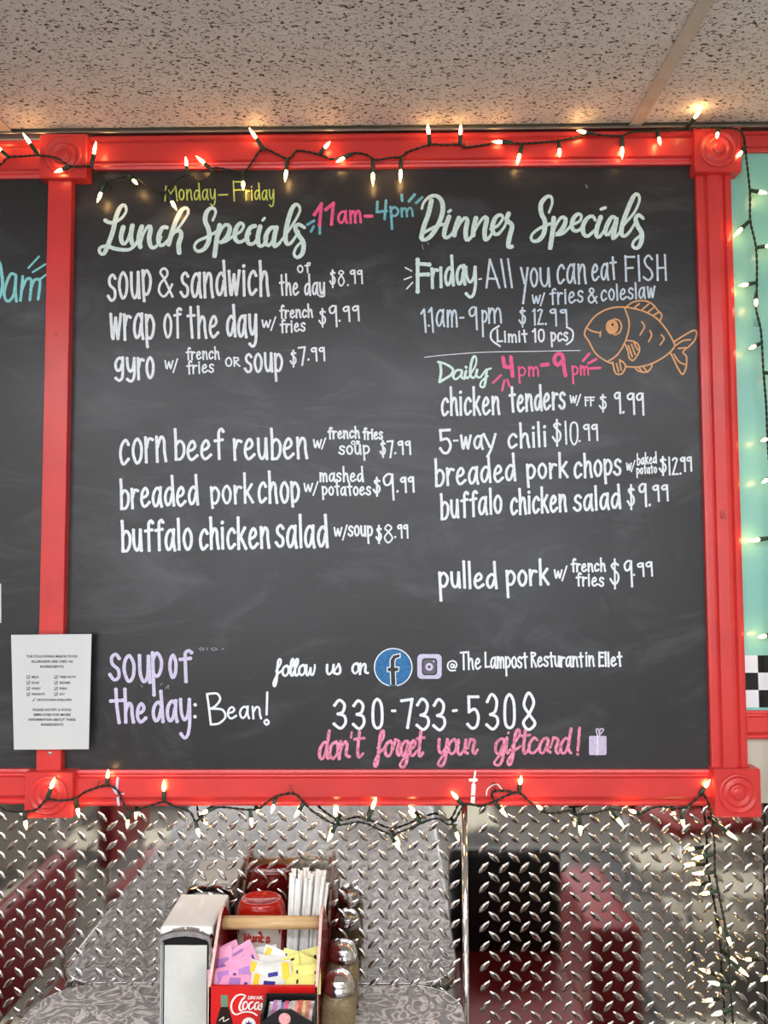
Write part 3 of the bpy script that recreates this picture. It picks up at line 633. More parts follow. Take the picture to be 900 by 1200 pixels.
let('white lettering reading soup & sandwich of the day $8.99', T_WHITE,
    w_('souP', 125.5, 178, 352, 30, WM, yb2=347), w_('&', 184, 203, 348, 20, WM-.6, asc=33), w_('sandwich', 210.5, 316, 348, 28, WM, yb2=345.5, asc=40),
    w_('of', 347.5, 363.5, 319, 8, 2, asc=11), w_('the day', 327, 381, 345.5, 14, 2.3, asc=24, desc=2), w_('$', 386, 394, 337, 14, 2, asc=20), w_('8.', 395.5, 409, 335, 12, 1.8, asc=18), w_('99', 409.5, 425, 332, 10, 2, asc=15))
let('white lettering reading wrap of the day w/ french fries $9.99', T_WHITE,
    w_('wrap', 128, 182, 397.5, 29, WM, desc=8), w_('of', 191, 212.5, 395.5, 27, 3, asc=34), w_('the', 219, 256.5, 395.5, 25, 3.2, asc=36), w_('day', 264.5, 301.5, 394.5, 25, WM, asc=36, desc=12),
    w_('w', 306.5, 318, 383.5, 8, 2), w_('/', 316.5, 323.5, 384, 8, 1.8, asc=12, desc=6), w_('french', 327, 367, 373, 9, 2.1, yb2=371.5, asc=15), w_('fries', 327.5, 358, 390, 9.5, 2.1, yb2=387.5, asc=15),
    w_('$', 373.5, 383, 383, 14, 2, asc=21), w_('9', 384.5, 395, 382.5, 14, 2.2, asc=24), w_('.99', 396.5, 421, 377, 11, 2.2, asc=17, yb2=375.5))
let('white lettering reading gyro w/ french fries or soup $7.99', T_WHITE,
    w_('gy', 133.5, 159, 436.5, 17, 3.3, desc=10), w_('ro', 160, 181, 443.5, 24, 3.3, yb2=442), w_('w', 192.5, 203.5, 432, 9, 1.9), w_('/', 202, 208.5, 433, 8, 1.8, asc=12, desc=6),
    w_('french', 217.5, 257.5, 421.5, 9, 2, yb2=420.5, asc=14), w_('fries', 218, 251, 438, 9.5, 2, yb2=436, asc=15), w_('OR', 263.5, 281.5, 429, 5, 1.9, asc=10),
    w_('soup', 286, 332, 435.5, 21, 3, desc=10), w_('$', 339.5, 348, 429.5, 13, 2, asc=19), w_('7', 349, 358, 427.5, 12, 2.2, asc=21), w_('.99', 360, 381, 422.5, 10, 2.1, asc=15))
let('white lettering reading corn beef reuben w/ french fries or soup $7.99', T_WHITE,
    w_('corn', 139, 196, 544.5, 28.5, WM, yb2=540.5), w_('beef', 203, 262, 539, 22, 3.4, yb2=537.5, asc=35), w_('reuben', 272.5, 361, 538.5, 23.5, WM, yb2=537, asc=35),
    w_('w', 366.5, 377.5, 524.5, 9, 2), w_('/', 376, 382, 525, 8, 1.8, asc=11, desc=2), w_('french', 383.5, 422, 514, 8.5, 2.2, yb2=513, asc=13), w_('fries', 424.5, 449, 514.5, 8.5, 2.2, asc=13), w_('OR', 411, 422.5, 520.8, 2, 1.5, asc=4),
    w_('soup', 396.5, 433.5, 532, 9.5, 2.2, desc=7), w_('$', 445, 453, 536, 13, 2.1, asc=19), w_('7', 453, 461, 536, 12, 2.3, asc=19), w_('.99', 462, 481.5, 532, 10, 2.2, asc=15))
let('white lettering reading breaded pork chop w/ mashed potatoes $9.99', T_WHITE,
    w_('breaded', 139.5, 233, 596, 22, WM, yb2=591, asc=34), w_('Pork', 246, 297.5, 591, 20, 3.1, yb2=588.5, asc=34), w_('choP', 301.5, 351.5, 589, 23.5, WM, asc=36),
    w_('w', 355.5, 367, 576, 9, 2), w_('/', 366, 373, 577, 8, 1.8, asc=12, desc=6), w_('mashed', 374, 426.5, 564, 9.5, 2.2, asc=17), w_('potatoes', 377, 435, 580, 9.5, 2.2, asc=15, desc=5),
    w_('$', 437, 447, 581, 14, 2.4, asc=21), w_('9', 448, 462, 585.5, 15, 2.5, asc=30), w_('.99', 464.5, 485.5, 576.5, 11, 2.4, asc=17, yb2=576))
let('white lettering reading buffalo chicken salad w/ soup $8.99', T_WHITE,
    w_('buffalo', 141, 226, 645.5, 24, 3.5, yb2=643.5, asc=35), w_('chicken', 232.5, 316.5, 643.5, 23.5, 3.5, yb2=641.5, asc=36), w_('salad', 322.5, 385, 641, 25, 3.5, asc=37),
    w_('w', 391, 401.5, 628, 9.5, 2), w_('/', 400.5, 407, 630, 9, 1.8, asc=14, desc=5), w_('soup', 407.5, 437, 628, 11.5, 2.3, desc=8), w_('$', 440, 448, 636.5, 13, 2.3, asc=20), w_('8', 449, 461, 636, 12, 1.9, asc=21), w_('.99', 462, 478.5, 630, 10, 2, asc=15))
let('mint bold lettering reading Friday', T_MINT, r_s([[(97,72),(97,258)], [(97,95),(165,100)], [(97,160),(158,158)]], 470, 290, 5, 4.4, ball=1.25),
    w_('rıda', 504, 546, 337, 22, 3.6, yb2=333, asc=34), w_('y', 544, 559, 332, 19, 3.6, desc=16))
let('thin white ray marks', T_WHITE, r_s([[(25,118),(62,138)], [(18,188),(60,172)], [(33,242),(68,205)]], 470, 290, 5, 1.7), r_s([[(457,186),(470,184)]], 470, 290, 5, 2),
    r_s([[(78,219),(200,206),(400,192),(640,188),(900,183)]], 480, 370, 4.5, .9))
let('thin pale blue lettering reading All you can eat FISH w/ fries & coleslaw', T_ICE,
    r_s([[(520,70),(500,236)], [(520,70),(576,236)], [(508,182),(562,184)], [(586,70),(612,232)], [(626,68),(650,234)]], 470, 290, 5, 2.5),
    w_('Yo', 609.5, 631, 335.5, 21, 2.5, desc=20), w_('u', 631.5, 645, 335, 21, 2.5), w_('can', 651.5, 687.5, 333, 22, 2.5, yb2=331.5), w_('eat', 692.5, 723, 329, 19, 2.5, yb2=327, asc=26),
    w_('FISH', 731, 781.5, 329, 14, 2.4, yb2=328, asc=29), w_('w', 623, 634, 355.5, 9, 2), w_('/', 632.5, 638.5, 356, 9, 1.9, asc=12, desc=4),
    w_('fries', 643.5, 684, 357, 13, 2.1, yb2=353.5, asc=18), w_('&', 688, 700, 355, 10, 2.1, asc=17), w_('coleslaw', 703.5, 768, 352.5, 12.5, 2.1, yb2=348.5, asc=18))
let('thin pale blue lettering reading 11am - 9pm', T_ICE, r_s([[(118,388),(135,362),(135,362),(145,496)], [(162,378),(178,354),(178,354),(188,496)], [(161,456),(164,459)], [(346,412),(366,411)]], 470, 290, 5, 2.3),
    w_('am', 510, 536.5, 383, 19, 2.3, yb2=382), w_('9', 548.5, 559.5, 386, 14, 2.3, asc=26), w_('p', 564, 571.5, 378, 14, 2.2, desc=16), w_('m', 571, 588.5, 378, 17, 2.2, yb2=377.5))
let('thin white price reading $ 12.99', T_ICE, w_('$', 607.5, 617, 383, 15, 2, asc=22), w_('12.', 624, 641, 380.5, 14, 2.1, asc=18), w_('9', 643.5, 652.5, 381.5, 14, 2.1, asc=19), w_('9', 655.5, 665, 381, 14, 2.1, asc=18))
let('white lettering reading (Limit 10 pcs)', T_WHITE, w_('(', 574.5, 586, 402, 10, 2.2, asc=19, desc=12), w_('Limit', 581.5, 618.5, 400.5, 9, 2.1, asc=14), w_('1', 624, 630, 400.5, 9, 2.2, asc=15), w_('0', 630, 638.5, 400.5, 9, 2.2, asc=14),
    w_('pcs', 645, 666, 399.5, 10, 2.2, desc=6), w_(')', 663, 672, 401, 10, 2.2, asc=17, desc=8))
DAILY = [[(160,245),(166,295),(158,348)], [(150,243),(190,255),(228,282),(218,312),(182,335),(158,350)], [(276,288),(248,288),(230,318),(243,335),(268,315),(278,290),(272,320),(288,332)],
 [(298,292),(292,322),(308,328)], [(297,270),(299,273)], [(308,328),(345,268),(352,228),(340,213),(325,250),(320,310),(338,328),(355,300)], [(356,285),(352,315),(372,325),(400,290),(428,278)], [(406,285),(402,330),(392,375),(373,370),(380,345),(412,318)]]
let('mint script reading Daily', T_MINT, r_s(DAILY, 480, 370, 4.5, 2.7, calli=.2))
let('bright pink lettering reading 4pm - 9pm with rays', T_PINK, r_s([[(492,220),(500,268),(500,268),(532,272)], [(534,218),(543,318)], [(696,260),(730,256)]], 480, 370, 4.5, 4.6),
    w_('pm', 606.5, 632, 440.5, 10.5, 2.2, desc=8), r_s([[(98,660),(68,690),(48,665),(55,632),(80,622),(98,640),(104,700),(113,750)]], 640, 290, 5, 4.6),
    w_('pm', 669.5, 690.5, 439, 10, 2.2, desc=10), r_s([[(216,664),(254,620)], [(246,679),(294,654)], [(257,709),(316,705)]], 640, 290, 5, 3), r_s([[(440,354),(482,313)], [(488,394),(500,341)], [(527,371),(515,337)]], 480, 370, 4.5, 2.6))
let('white lettering reading chicken tenders w/ FF $ 9.99', T_WHITE, w_('chicken', 516.5, 586, 487, 20, 3, yb2=485, asc=32), w_('tenders', 596.5, 663, 482.5, 19, 3, yb2=479, asc=29),
    w_('w', 667.5, 676.5, 472, 8, 1.9), w_('/', 675, 681, 474, 8, 1.8, asc=11, desc=2), w_('FF', 685, 697, 475.5, 6, 1.8, asc=10), w_('$', 702, 712, 482.5, 14, 2, asc=20), w_('9.', 719, 732, 484.5, 16, 2.4, asc=24), w_('9', 734, 744, 485.5, 16, 2.4, asc=24), w_('9', 745, 755, 486, 16, 2.4, asc=25))
let('white lettering reading 5-way chili $10.99', T_WHITE, r_s([[(120,287),(72,290),(72,290),(76,340)], [(76,340),(110,335),(126,370),(112,405),(90,408),(72,385)]], 500, 440, 4.5, 3.2, ball=1.2), w_('-', 531, 537.5, 522, 6, 2.2),
    w_('wa', 539, 566.5, 526, 15, 2.9), w_('Y', 566, 582, 526, 17, 2.9, desc=9), w_('chili', 594, 641, 525.5, 16, 3, yb2=522.5, asc=28), w_('$', 647, 659, 522, 20, 2.4, asc=30), w_('I0', 661, 678, 520.5, 17, 2.1, asc=26), w_('.', 678, 681, 518, 10, 2), w_('99', 683, 701, 516, 12, 2.3, asc=18))
let('white lettering reading breaded pork chops w/ baked potato $12.99', T_WHITE, w_('breaded', 508.5, 605, 569.5, 19, 3.1, yb2=563, asc=31), w_('pork', 616.5, 666, 561, 16.5, 3.1, yb2=559, asc=28, desc=9), w_('chops', 671.5, 728.5, 560, 18, 3.1, yb2=556, asc=27, desc=9),
    w_('w', 733.5, 740.5, 551, 8, 1.6), w_('/', 739, 744.5, 551, 8, 1.5, asc=11, desc=3), w_('baked', 746, 770, 545, 7.5, 1.6, yb2=542.5, asc=13), w_('potato', 745.5, 770, 555.5, 6.5, 1.6, yb2=554, asc=9, desc=4),
    w_('$', 772, 782, 557, 15, 2.3, asc=21), w_('I2.', 783, 799, 556.5, 14, 2.1, asc=20), w_('99', 796.5, 811, 552, 11, 2.2, asc=16))
let('white lettering reading buffalo chicken salad $9.99', T_WHITE, w_('buffalo', 515.5, 589, 608, 20, 3.1, yb2=601, asc=29), w_('chicken', 597.5, 664.5, 602.5, 19, 3.1, yb2=598.5, asc=29), w_('salad', 671.5, 728, 599, 18, 3.1, yb2=595.5, asc=27),
    w_('$', 735, 745, 596.5, 18, 2.4, asc=28), w_('9.', 747.5, 763, 593, 15, 2.6, asc=26), w_('99', 764, 783, 587, 12, 2.4, asc=18, yb2=586.5))
let('white lettering reading pulled pork w/ french fries $9.99', T_WHITE, w_('pulled', 513.5, 583, 688.5, 17, 3.3, asc=30, desc=15), w_('pork', 592, 643.5, 686.5, 17, 3.3, yb2=684.5, asc=29, desc=13),
    w_('w', 649, 659.5, 677, 9, 2.1), w_('/', 658, 665, 679, 9, 1.9, asc=15, desc=2), w_('french', 668.5, 710, 670, 9, 2.2, asc=15, yb2=669), w_('fries', 674.5, 708, 686.5, 10, 2.2, asc=15),
    w_('$', 714.5, 727, 689, 22, 2.3, asc=34), w_('9', 730.5, 741.5, 687.5, 17, 2.5, asc=30), w_('.', 741.5, 744.5, 674.5, 10, 2.2), w_('9', 746, 755, 675, 10, 2.2, asc=15), w_('9', 756, 765, 674.5, 10, 2.2, asc=16))
let('lavender lettering reading soup of the day:', T_LAV, w_('sou', 127, 177, 796, 30, 4, yb2=800), w_('p', 177, 191.5, 795, 29, 4, desc=20), w_('o', 197, 208, 794, 26, 4), w_('f', 209, 225, 799, 27, 4, asc=36),
    w_('t', 128, 146, 847, 25, 4, asc=40), w_('he', 144, 172, 846, 22, 4, asc=38), w_('da', 177.5, 209, 846, 24, 4, asc=35), w_('y', 210, 224.5, 846, 26, 3.8, desc=19))
let('white lettering reading : Bean!', T_WHITE, r_s([[(485,351),(486,352)], [(484,408),(485,409)]], 110, 740, 4.09, 4),
    r_s([[(542,300),(552,370),(560,440)], [(542,300),(590,298),(605,325),(585,355),(560,370)], [(560,370),(615,375),(630,410),(600,440),(560,446)], [(831,292),(828,398)], [(828,423),(817,433),(827,447),(839,436),(828,423)]], 110, 740, 4.09, 2.6),
    w_('ean', 265.5, 307, 842, 13.5, 2.5, yb2=841.5))
SC = dict(calli=.15, ball=1.05, gap=.02)
let('white script reading follow us on', T_WHITE, w_(['sf','so','sl','sl','so','sw'], 321, 370.5, 792.5, 12, 2.6, yb2=791, asc=20, desc=12, slant=.08, **SC), w_(['su','ss'], 381, 401.5, 790, 11, 2.6, slant=.08, **SC), w_(['so','sn'], 411, 431.5, 789.5, 12, 2.6, slant=.08, **SC))
let('white lettering reading @ The Lampost Resturant in Ellet', T_WHITE, w_('@', 523.5, 536.5, 785.5, 7, 1.8, asc=12), w_('The', 539, 564, 784, 12.5, 2.2, asc=20), w_('Lampost', 567.5, 618.5, 782.5, 12.5, 2.2, asc=17.5, desc=9, gap=.2),
    w_('Resturant', 621.5, 684, 781, 11.5, 2.2, asc=16.5, gap=.2), w_('in', 685.5, 697, 780.5, 11.5, 2.2, asc=18), w_('Ellet', 701, 729.5, 780.5, 10.5, 2.4, asc=16))
let('large white phone number 330-733-5308', T_WHITE, *[w_(c, a, b, y, 16, 3.4, asc=h, wob=0) for c, a, b, y, h in (('3', 390.5, 407, 853.5, 33), ('3', 413, 428.5, 854, 33), ('0', 435, 449.5, 853.5, 34), ('7', 469, 484, 852.5, 33), ('3', 487, 503.5, 855, 36), ('3', 507, 523, 855.5, 36), ('5', 547, 563, 853.5, 38), ('3', 569, 585, 854.5, 41), ('0', 589.5, 604.5, 853, 39), ('8', 611, 629.5, 855, 43))],
    r_s([[(459.5,833),(463,833)], [(531,833),(535,832.5)]], 0, 0, 1, 3.2))
let('rose pink script reading don\'t forget your giftcard!', T_ROSE,
    w_(['sd','so','sn'], 371.5, 410, 889.5, 20, 3.4, asc=33, slant=.12, yb2=888, **SC), w_("'", 410, 414, 880, 10, 2.4, asc=22), w_(['st'], 413, 425, 888, 18, 3.2, asc=31, slant=.1, **SC),
    w_(['sf','so','sr','sg','se','st'], 439, 496, 886, 18, 3.4, asc=30, desc=13, slant=.1, **SC), w_(['sy','so','su','sr'], 511.5, 558, 884, 17, 3.3, desc=14, slant=.1, **SC),
    w_(['sg','si','sf','st','sc','sa','sr','sd'], 576.5, 670, 883, 18, 3.2, asc=29, desc=13, slant=.12, **SC), r_s([[(662,404),(654,505)], [(653,523),(654,525)]], 510, 750, 3.913, 3.4))
# fish
def fish(bm):
    ss = [[(235,470),(290,400),(370,358),(460,350),(560,370),(640,410),(700,475),(745,550),(750,585),(700,635),(620,680),(540,700),(470,698)], [(388,680),(350,665),(290,620),(250,550),(225,510),(235,470)],
     [(235,470),(270,490),(315,500)], [(319,494),(316,522)], [(460,355),(485,430),(480,500),(450,580),(410,635),(362,668)],
     [(470,348),(510,320),(570,312),(620,330),(655,370),(677,395),(668,430)], [(515,355),(545,330)], [(565,362),(600,332)], [(598,378),(632,350)], [(632,395),(660,380)],
     [(465,570),(480,610),(488,648),(512,660),(545,610),(540,570),(510,550),(475,545)], [(482,575),(505,640)], [(500,568),(522,628)], [(516,562),(536,600)],
     [(390,672),(400,720),(415,742),(445,738),(465,700),(455,675),(430,658)], [(412,680),(424,728)], [(430,668),(440,718)],
     [(520,705),(545,725),(590,730),(615,705),(620,688)], [(545,705),(562,727)], [(572,703),(588,724)],
     [(750,552),(800,520),(858,488),(882,495),(872,540),(842,575),(802,612),(822,640),(820,700),(800,743),(775,712),(750,660),(730,620)],
     [(762,572),(800,547),(845,540)], [(775,592),(815,587)], [(748,625),(780,670),(812,685)], [(560,435),(576,465),(550,512)], [(608,487),(618,515),(600,552)], [(675,512),(691,535),(668,570)]]
    raw(bm, ss, 640, 290, 5, 1.9, BD)
    raw(bm, [[(398,418),(430,430),(442,465),(428,500),(400,512)]], 640, 290, 5, 1.9, BD)
    disc(bm, 640+386/5, 290+465/5, 7.3, BD+.0004, 24, 1.2)
lettering(main, 'orange line drawing of a fish with a large eye', T_TAN, fish, name='fish_drawing')
bm = NB(); disc(bm, 640+389/5, 290+452/5, 1.7, BD+.0006, 12); fix_normals(bm); obj('fish_pupil', bm, T_DARK, main)
# social icons
bm = NB(); disc(bm, 460.8, 782, 22, BD+.0004, 40); fix_normals(bm); ic = obj('round_icon', bm, T_BLUE, main, label='blue round social icon with letter f')
fo = [(605,213),(603,152),(588,152),(588,132),(602,130),(602,95),(616,73),(650,65),(650,83),(630,90),(625,102),(625,130),(645,130),(642,151),(627,152),(630,215)]
fo = [(310+x/4.09, 750+y/4.09) for x, y in fo]
bm = NB(); poly(bm, fo, BD+.0007); fix_normals(bm); obj('icon_letter_fill', bm, T_DARK, ic)
bm = NB(); ribbon(bm, [q for p in fo for q in (p, p)], 1.1, BD+.0006)
ribbon(bm, [(460.8+22*math.cos(a), 782+22*math.sin(a)) for a in [(.57+k*(2-.14)/30)*PI for k in range(31)]], 1.3, BD+.0003); fix_normals(bm)
obj('icon_outline', bm, T_WHITE, ic)
def rr(cx, cy, w, h, r, n=5):
    o = []
    for qx, qy, a0 in ((1, 1, 0), (-1, 1, .5), (-1, -1, 1), (1, -1, 1.5)):
        for k in range(n+1):
            a = (a0+.5*k/n)*PI; o.append((cx+qx*(w/2-r)+r*math.cos(a), cy+qy*(h/2-r)+r*math.sin(a)))
    return o
bm = NB(); poly(bm, rr(503.3, 781, 28.5, 29, 5), BD+.0004); fix_normals(bm); ic2 = obj('square_icon', bm, T_LAV, main, label='lavender rounded square camera icon')
bm = NB(); poly(bm, rr(503.3, 781.3, 18, 20, 4), BD+.0006); fix_normals(bm); obj('icon_ring', bm, T_DARK, ic2)
bm = NB(); poly(bm, rr(503.3, 781.3, 15, 17, 3.4), BD+.0008); fix_normals(bm); obj('icon_fill', bm, ink('icon_grey', (92, 92, 104)), ic2)
bm = NB(); disc(bm, 503, 781.5, 4.6, BD+.001, 18); disc(bm, 508.3, 775, 1.2, BD+.001, 8); fix_normals(bm); obj('icon_lens', bm, T_LAV, ic2)
bm = NB(); disc(bm, 503, 781.5, 1.7, BD+.0012, 12); fix_normals(bm); obj('icon_dot', bm, T_DARK, ic2)
bm = NB(); poly(bm, rr(700.5, 873.6, 20.5, 22.5, 2), BD+.0004)
raw(bm, [[(744,437),(738,412),(748,408),(752,430)], [(752,430),(758,408),(772,412),(752,438)]], 510, 750, 3.913, 1.6, BD); fix_normals(bm)
gf = obj('gift_drawing', bm, ink('gift_lavender', (200, 188, 216), .05), main, label='lavender drawing of a wrapped gift')
bm = NB(); ribbon(bm, [(700.3, 862.5), (700, 885)], 1.2, BD+.0003); fix_normals(bm); obj('gift_ribbon', bm, T_WHITE, gf)
# old chalk residue
let('faint leftover chalk marks', T_CHALK, r_s([[(505,84),(515,78),(528,84),(515,90),(505,84)], [(538,78),(545,84),(540,90)], [(562,84),(575,78),(592,86),(575,90),(562,84)], [(612,88),(624,80)], [(225,258),(233,266)], [(318,258),(328,248)], [(345,272),(358,258),(358,258),(356,275)]], 110, 740, 4.09, .8),
    r_s([[(90,698),(94,714)], [(760,684),(764,700)]], 470, 200, 0.01 and 1, .1) if False else r_s([[(66,345),(72,368)], [(95,335),(99,345)]], 480, 210, 4.5, .9),
    r_s([[(541,42),(546,50)]], 470, 200, 2.5, 1.2))
# left board writing, cut by the frame
def leftfn(bm):
    ribbon(bm, [(-14, 312), (-12, 357)], 4, BD); ribbon(bm, [(-2, 309), (-8, 330), (-3, 350), (3, 335), (0, 309), (-2, 309)], 3.8, BD)
    raw(bm, [[(140,470),(95,458),(50,560),(38,650),(70,698),(120,640),(140,480)], [(140,475),(135,600),(145,698)], [(200,480),(190,600),(180,690)], [(190,600),(230,510),(268,500),(275,560),(262,685)], [(268,600),(300,515),(345,508),(350,560),(335,680)]], 0, 260, 7.5, 3.4, BD)
    raw(bm, [[(250,405),(342,305)], [(288,442),(400,372)], [(352,505),(408,462)]], 0, 260, 7.5, 2.4, BD)
bm = NB(); leftfn(bm); fix_normals(bm); obj('lettering', bm, T_AQUA, leftb, label='aqua lettering ending in am')

# ------------------------------------------------------------------ laminated allergen notice
nd = .026
nt = thing('allergen_notice', 'white laminated allergen notice taped over the plain left post', 'notice', P(58, 878, nd))
def quad_slab(bm, pts, d0, d1):
    f = [bm.verts.new(P(x, y, d1)) for x, y in pts]; b = [bm.verts.new(P(x, y, d1) + Vector((0, d1-d0, 0))) for x, y in pts]
    bm.faces.new(f[::-1]); bm.faces.new(b)
    for i in range(4): bm.faces.new((f[i], f[(i+1) % 4], b[(i+1) % 4], b[i]))
    bmesh.ops.recalc_face_normals(bm, faces=bm.faces)
bm = NB(); quad_slab(bm, [(11.5, 739.5), (108, 738.5), (105.5, 880.5), (14.5, 881.5)], nd-.0006, nd); obj('laminate_sleeve', bm, PLAST, nt)
bm = NB(); quad_slab(bm, [(13, 744), (107.3, 743), (104, 878), (16.3, 878.5)], nd, nd+.0005); obj('paper_sheet', bm, SHEET, nt)
def textline(bm, s, cx, cy, h, wpx=None, left=None):
    cu = bpy.data.curves.new('t', 'FONT'); cu.body = s; cu.size = 1; cu.resolution_u = 2; cu.align_x = 'CENTER' if left is None else 'LEFT'; cu.align_y = 'CENTER'; cu.offset = 0.028
    to = bpy.data.objects.new('t', cu); COL.objects.link(to)
    dg = bpy.context.evaluated_depsgraph_get(); me = bpy.data.meshes.new_from_object(to.evaluated_get(dg))
    xsz = [v.co.x for v in me.vertices]; wd = max(xsz)-min(xsz); k = (wpx/wd) if wpx else h/.72
    vm = [bm.verts.new(P((cx if left is None else left)+v.co.x*k, cy-v.co.y*h/.72, nd+.0008)) for v in me.vertices]
    for p in me.polygons:
        try: bm.faces.new([vm[i] for i in p.vertices])
        except ValueError: pass
    bpy.data.objects.remove(to); bpy.data.curves.remove(cu); bpy.data.meshes.remove(me)
bm = NB()
for s, y, w in (('THE FOLLOWING MAJOR FOOD', 769.3, 60), ('ALLERGENS ARE USED AS', 775.3, 49), ('INGREDIENTS:', 781.3, 28), ('PLEASE NOTIFY A FOOD', 832, 45), ('EMPLOYEE FOR MORE', 837.8, 43), ('INFORMATION ABOUT THESE', 843.5, 55), ('INGREDIENTS', 849.3, 26)):
    textline(bm, s, 61, y, 2.9, w)
for a, y, b in (('MILK', 793.5, 'TREE NUTS'), ('EGGS', 800.2, 'SESAME'), ('WHEAT', 807, 'FISH'), ('PEANUTS', 813.6, 'SOY')):
    textline(bm, a, 0, y, 2.6, left=37, wpx=len(a)*2.2); textline(bm, b, 0, y, 2.6, left=69.5, wpx=len(b)*2.15)
    for x in (33, 65.5):
        ribbon(bm, [q for p in ((x-1.8, y-1.8), (x+1.8, y-1.8), (x+1.8, y+1.8), (x-1.8, y+1.8), (x-1.8, y-1.8)) for q in (p, p)], .4, nd+.0005); ribbon(bm, [(x-1, y), (x, y+1.2), (x, y+1.2), (x+2, y-2)], .6, nd+.0005)
textline(bm, 'CRUSTACEAN SHELLFISH', 63.5, 820.3, 2.6, 41); ribbon(bm, [(38, 820.5), (39, 821.7), (39, 821.7), (41, 818)], .6, nd+.0005)
fix_normals(bm); obj('lettering', bm, INK, nt)
bm = NB(); quad_slab(bm, [(-30, 683), (1.2, 684), (1.4, 730), (-30, 729)], .0065, .0072); tag(obj('paper_note', bm, SHEET), 'white paper edge on the left chalkboard, cut by the photo edge', 'paper')

# ------------------------------------------------------------------ string lights
def cord(path, dfn, seed=1):
    pts = []
    for x, y in path: pts.append(tuple(P(x, y, dfn(x, y))))
    c = catmull(pts, .003); rs = random.Random(seed); ph = 0
    A, B = [], []
    for i, p in enumerate(c):
        a = Vector(c[max(0, i-1)]); b = Vector(c[min(len(c)-1, i+1)]); t = (b-a)
        t = t.normalized() if t.length > 1e-9 else Vector((1, 0, 0))
        n = t.cross(Vector((0, 1, 0)));  n = n.normalized() if n.length > 1e-6 else Vector((0, 0, 1)); q = t.cross(n)
        ph += .85; o = (n*math.cos(ph) + q*math.sin(ph))*.00125
        A.append(Vector(p)+o); B.append(Vector(p)-o)
    bm = NB(); tube(bm, A, .00125, 5); tube(bm, B, .00125, 5); return bm
def bulb(th, base, tip, d, dt=0.0):
    a = P(base[0], base[1], d); b = P(tip[0], tip[1], d+dt); ax = b-a
    if ax.length < .030: ax = ax.normalized()*.030 if dt == 0 else ax.normalized()*.032
    b = a+ax; u = ax.normalized(); Lh = ax.length
    bm = NB(); tube(bm, [a-u*.001, a+u*.002, a+u*(Lh*.5), a+u*(Lh*.52)], [.0022, .0035, .0042, .003], 8)
    so = obj('lamp_socket', bm, SOCK, th, smooth=True)
    s0, s1 = Lh*.5, Lh
    bm = NB(); tube(bm, [a+u*(s0+(s1-s0)*t) for t in (0, .15, .4, .65, .85, 1.0)], [.0022, .0030, .0032, .0024, .0013, .0004], 8)
    obj('bulb', bm, BULBM, so, smooth=True)
top_path = [(-12,190),(0,193),(10,184.5),(27,183),(45.5,182),(67,185.5),(82,194.5),(102,194.5),(110,200),(118,211),(123,214.5),(131,211),(151,206),(162,209),(175.5,220),(192,226.7),(200,215.5),(220,204.7),(232.7,212.4),(246.7,206),(251,197),(270,199.5),(285.5,201.6),(295,190.7),(309,175),(337,186),(349,176.7),(374,181.3),(390,186.6),(411.6,179.8),(427,180.4),(441,187.6),(456,185),(471,183.6),(477.8,178),(504,169.7),(520,170),(539,169.7),(545.8,172.5),(569.4,169.7),(583,167),(611,168.3),(650,165.6),(672,161.4),(689,157),(710,159),(729,159.3),(740,155),(770.7,153.5),(805,151),(825.3,149.5),(845,150),(860,150.5),(870,156),(873,170),(874.3,182.5),(878.7,223.3),(879.3,258.3),(886,290.3),(887,331),(886,360.3),(891.8,389.5),(894.8,436),(898,477),(899.5,516.5),(902,553),(906,640),(906,745),(906,860),(906,905),(907,960),(906,1010),(908,1100),(908,1180),(908,1260)]
def dtop(x, y):
    if x > 871 or y > 600: return .026 if y < 900 else .02
    if 805 < x <= 871: return .043
    if 40 < x < 108 and y < 215: return .042
    return .026
st1 = thing('string_lights', 'dark green fairy light string draped along the top rail and down the right side', 'string lights', P(450, 184, .026))
obj('cord', cord(top_path, dtop, 1), CORD, st1, smooth=True)
for b, t in [((10,184),(-6,170)),((45,182),(27,156)),((82,195),(64,202)),((107,196),(112.5,166)),((123,214),(114,237)),((151,206),(161,216)),((195,226),(207,246)),((220,205),(218,188)),((250,201),(230,183)),((285,202),(285,223)),((309,175),(292,150)),((337,186),(334,213)),((374,181),(385,168)),((413,180),(394,190)),((437,187),(437,218)),((470,184),(469,214)),((504,170),(501,145)),((539,170),(540,146)),((600,167),(577,166)),((612,168),(606,193)),((655,165),(656,184)),((696,157),(676,153)),((729,159),(729,186)),((770,153),(774,170)),((805,150),(823,126)),((842,150),(840,161)),((874,172),(864,184)),((879,223),(897,226)),((879,258),(860,277)),((886,290),(903,288)),((887,331),(866,335)),((886,343),(886,359)),((892,402),(878,409)),((895,437),(910,437)),((905,512),(892,517)),((906,558),(893,566)),((905,630),(876,634)),((908,743),(888,747)),((906,1140),(893,1149))]:
    dd = dtop(*b); dd = max(dd, .026); bulb(st1, b, t, dd, .06 if t == (823, 126) else (.018 if t[1] < 156 else (.012 if math.dist(b, t) < 18 else .003)))
bot_path = [(-12,938),(0,945),(7.7,950),(28,951.3),(42,948.8),(55,937.3),(69,938),(88,935.5),(102,927),(125,920.7),(138,927),(150.8,950),(173.8,945),(191.7,939.8),(204.4,945),(222.3,951.3),(229,962),(239.3,955.3),(255.3,946),(287.3,948.7),(303.3,947.3),(322,934),(343.3,930),(355.3,939.3),(367.3,951.3),(394,966),(418,963.3),(431.3,966),(456.7,976.7),(475,972.7),(510,959.3),(528.7,966),(544.7,943.3),(563.3,944.7),(579.3,939.3),(606,928.7),(622,940.7),(640.7,952.7),(668.7,950),(672,954.4),(697,952.5),(716.7,948.3),(747,954),(769.4,945.6),(800,947),(816.7,935.8),(825,929)]
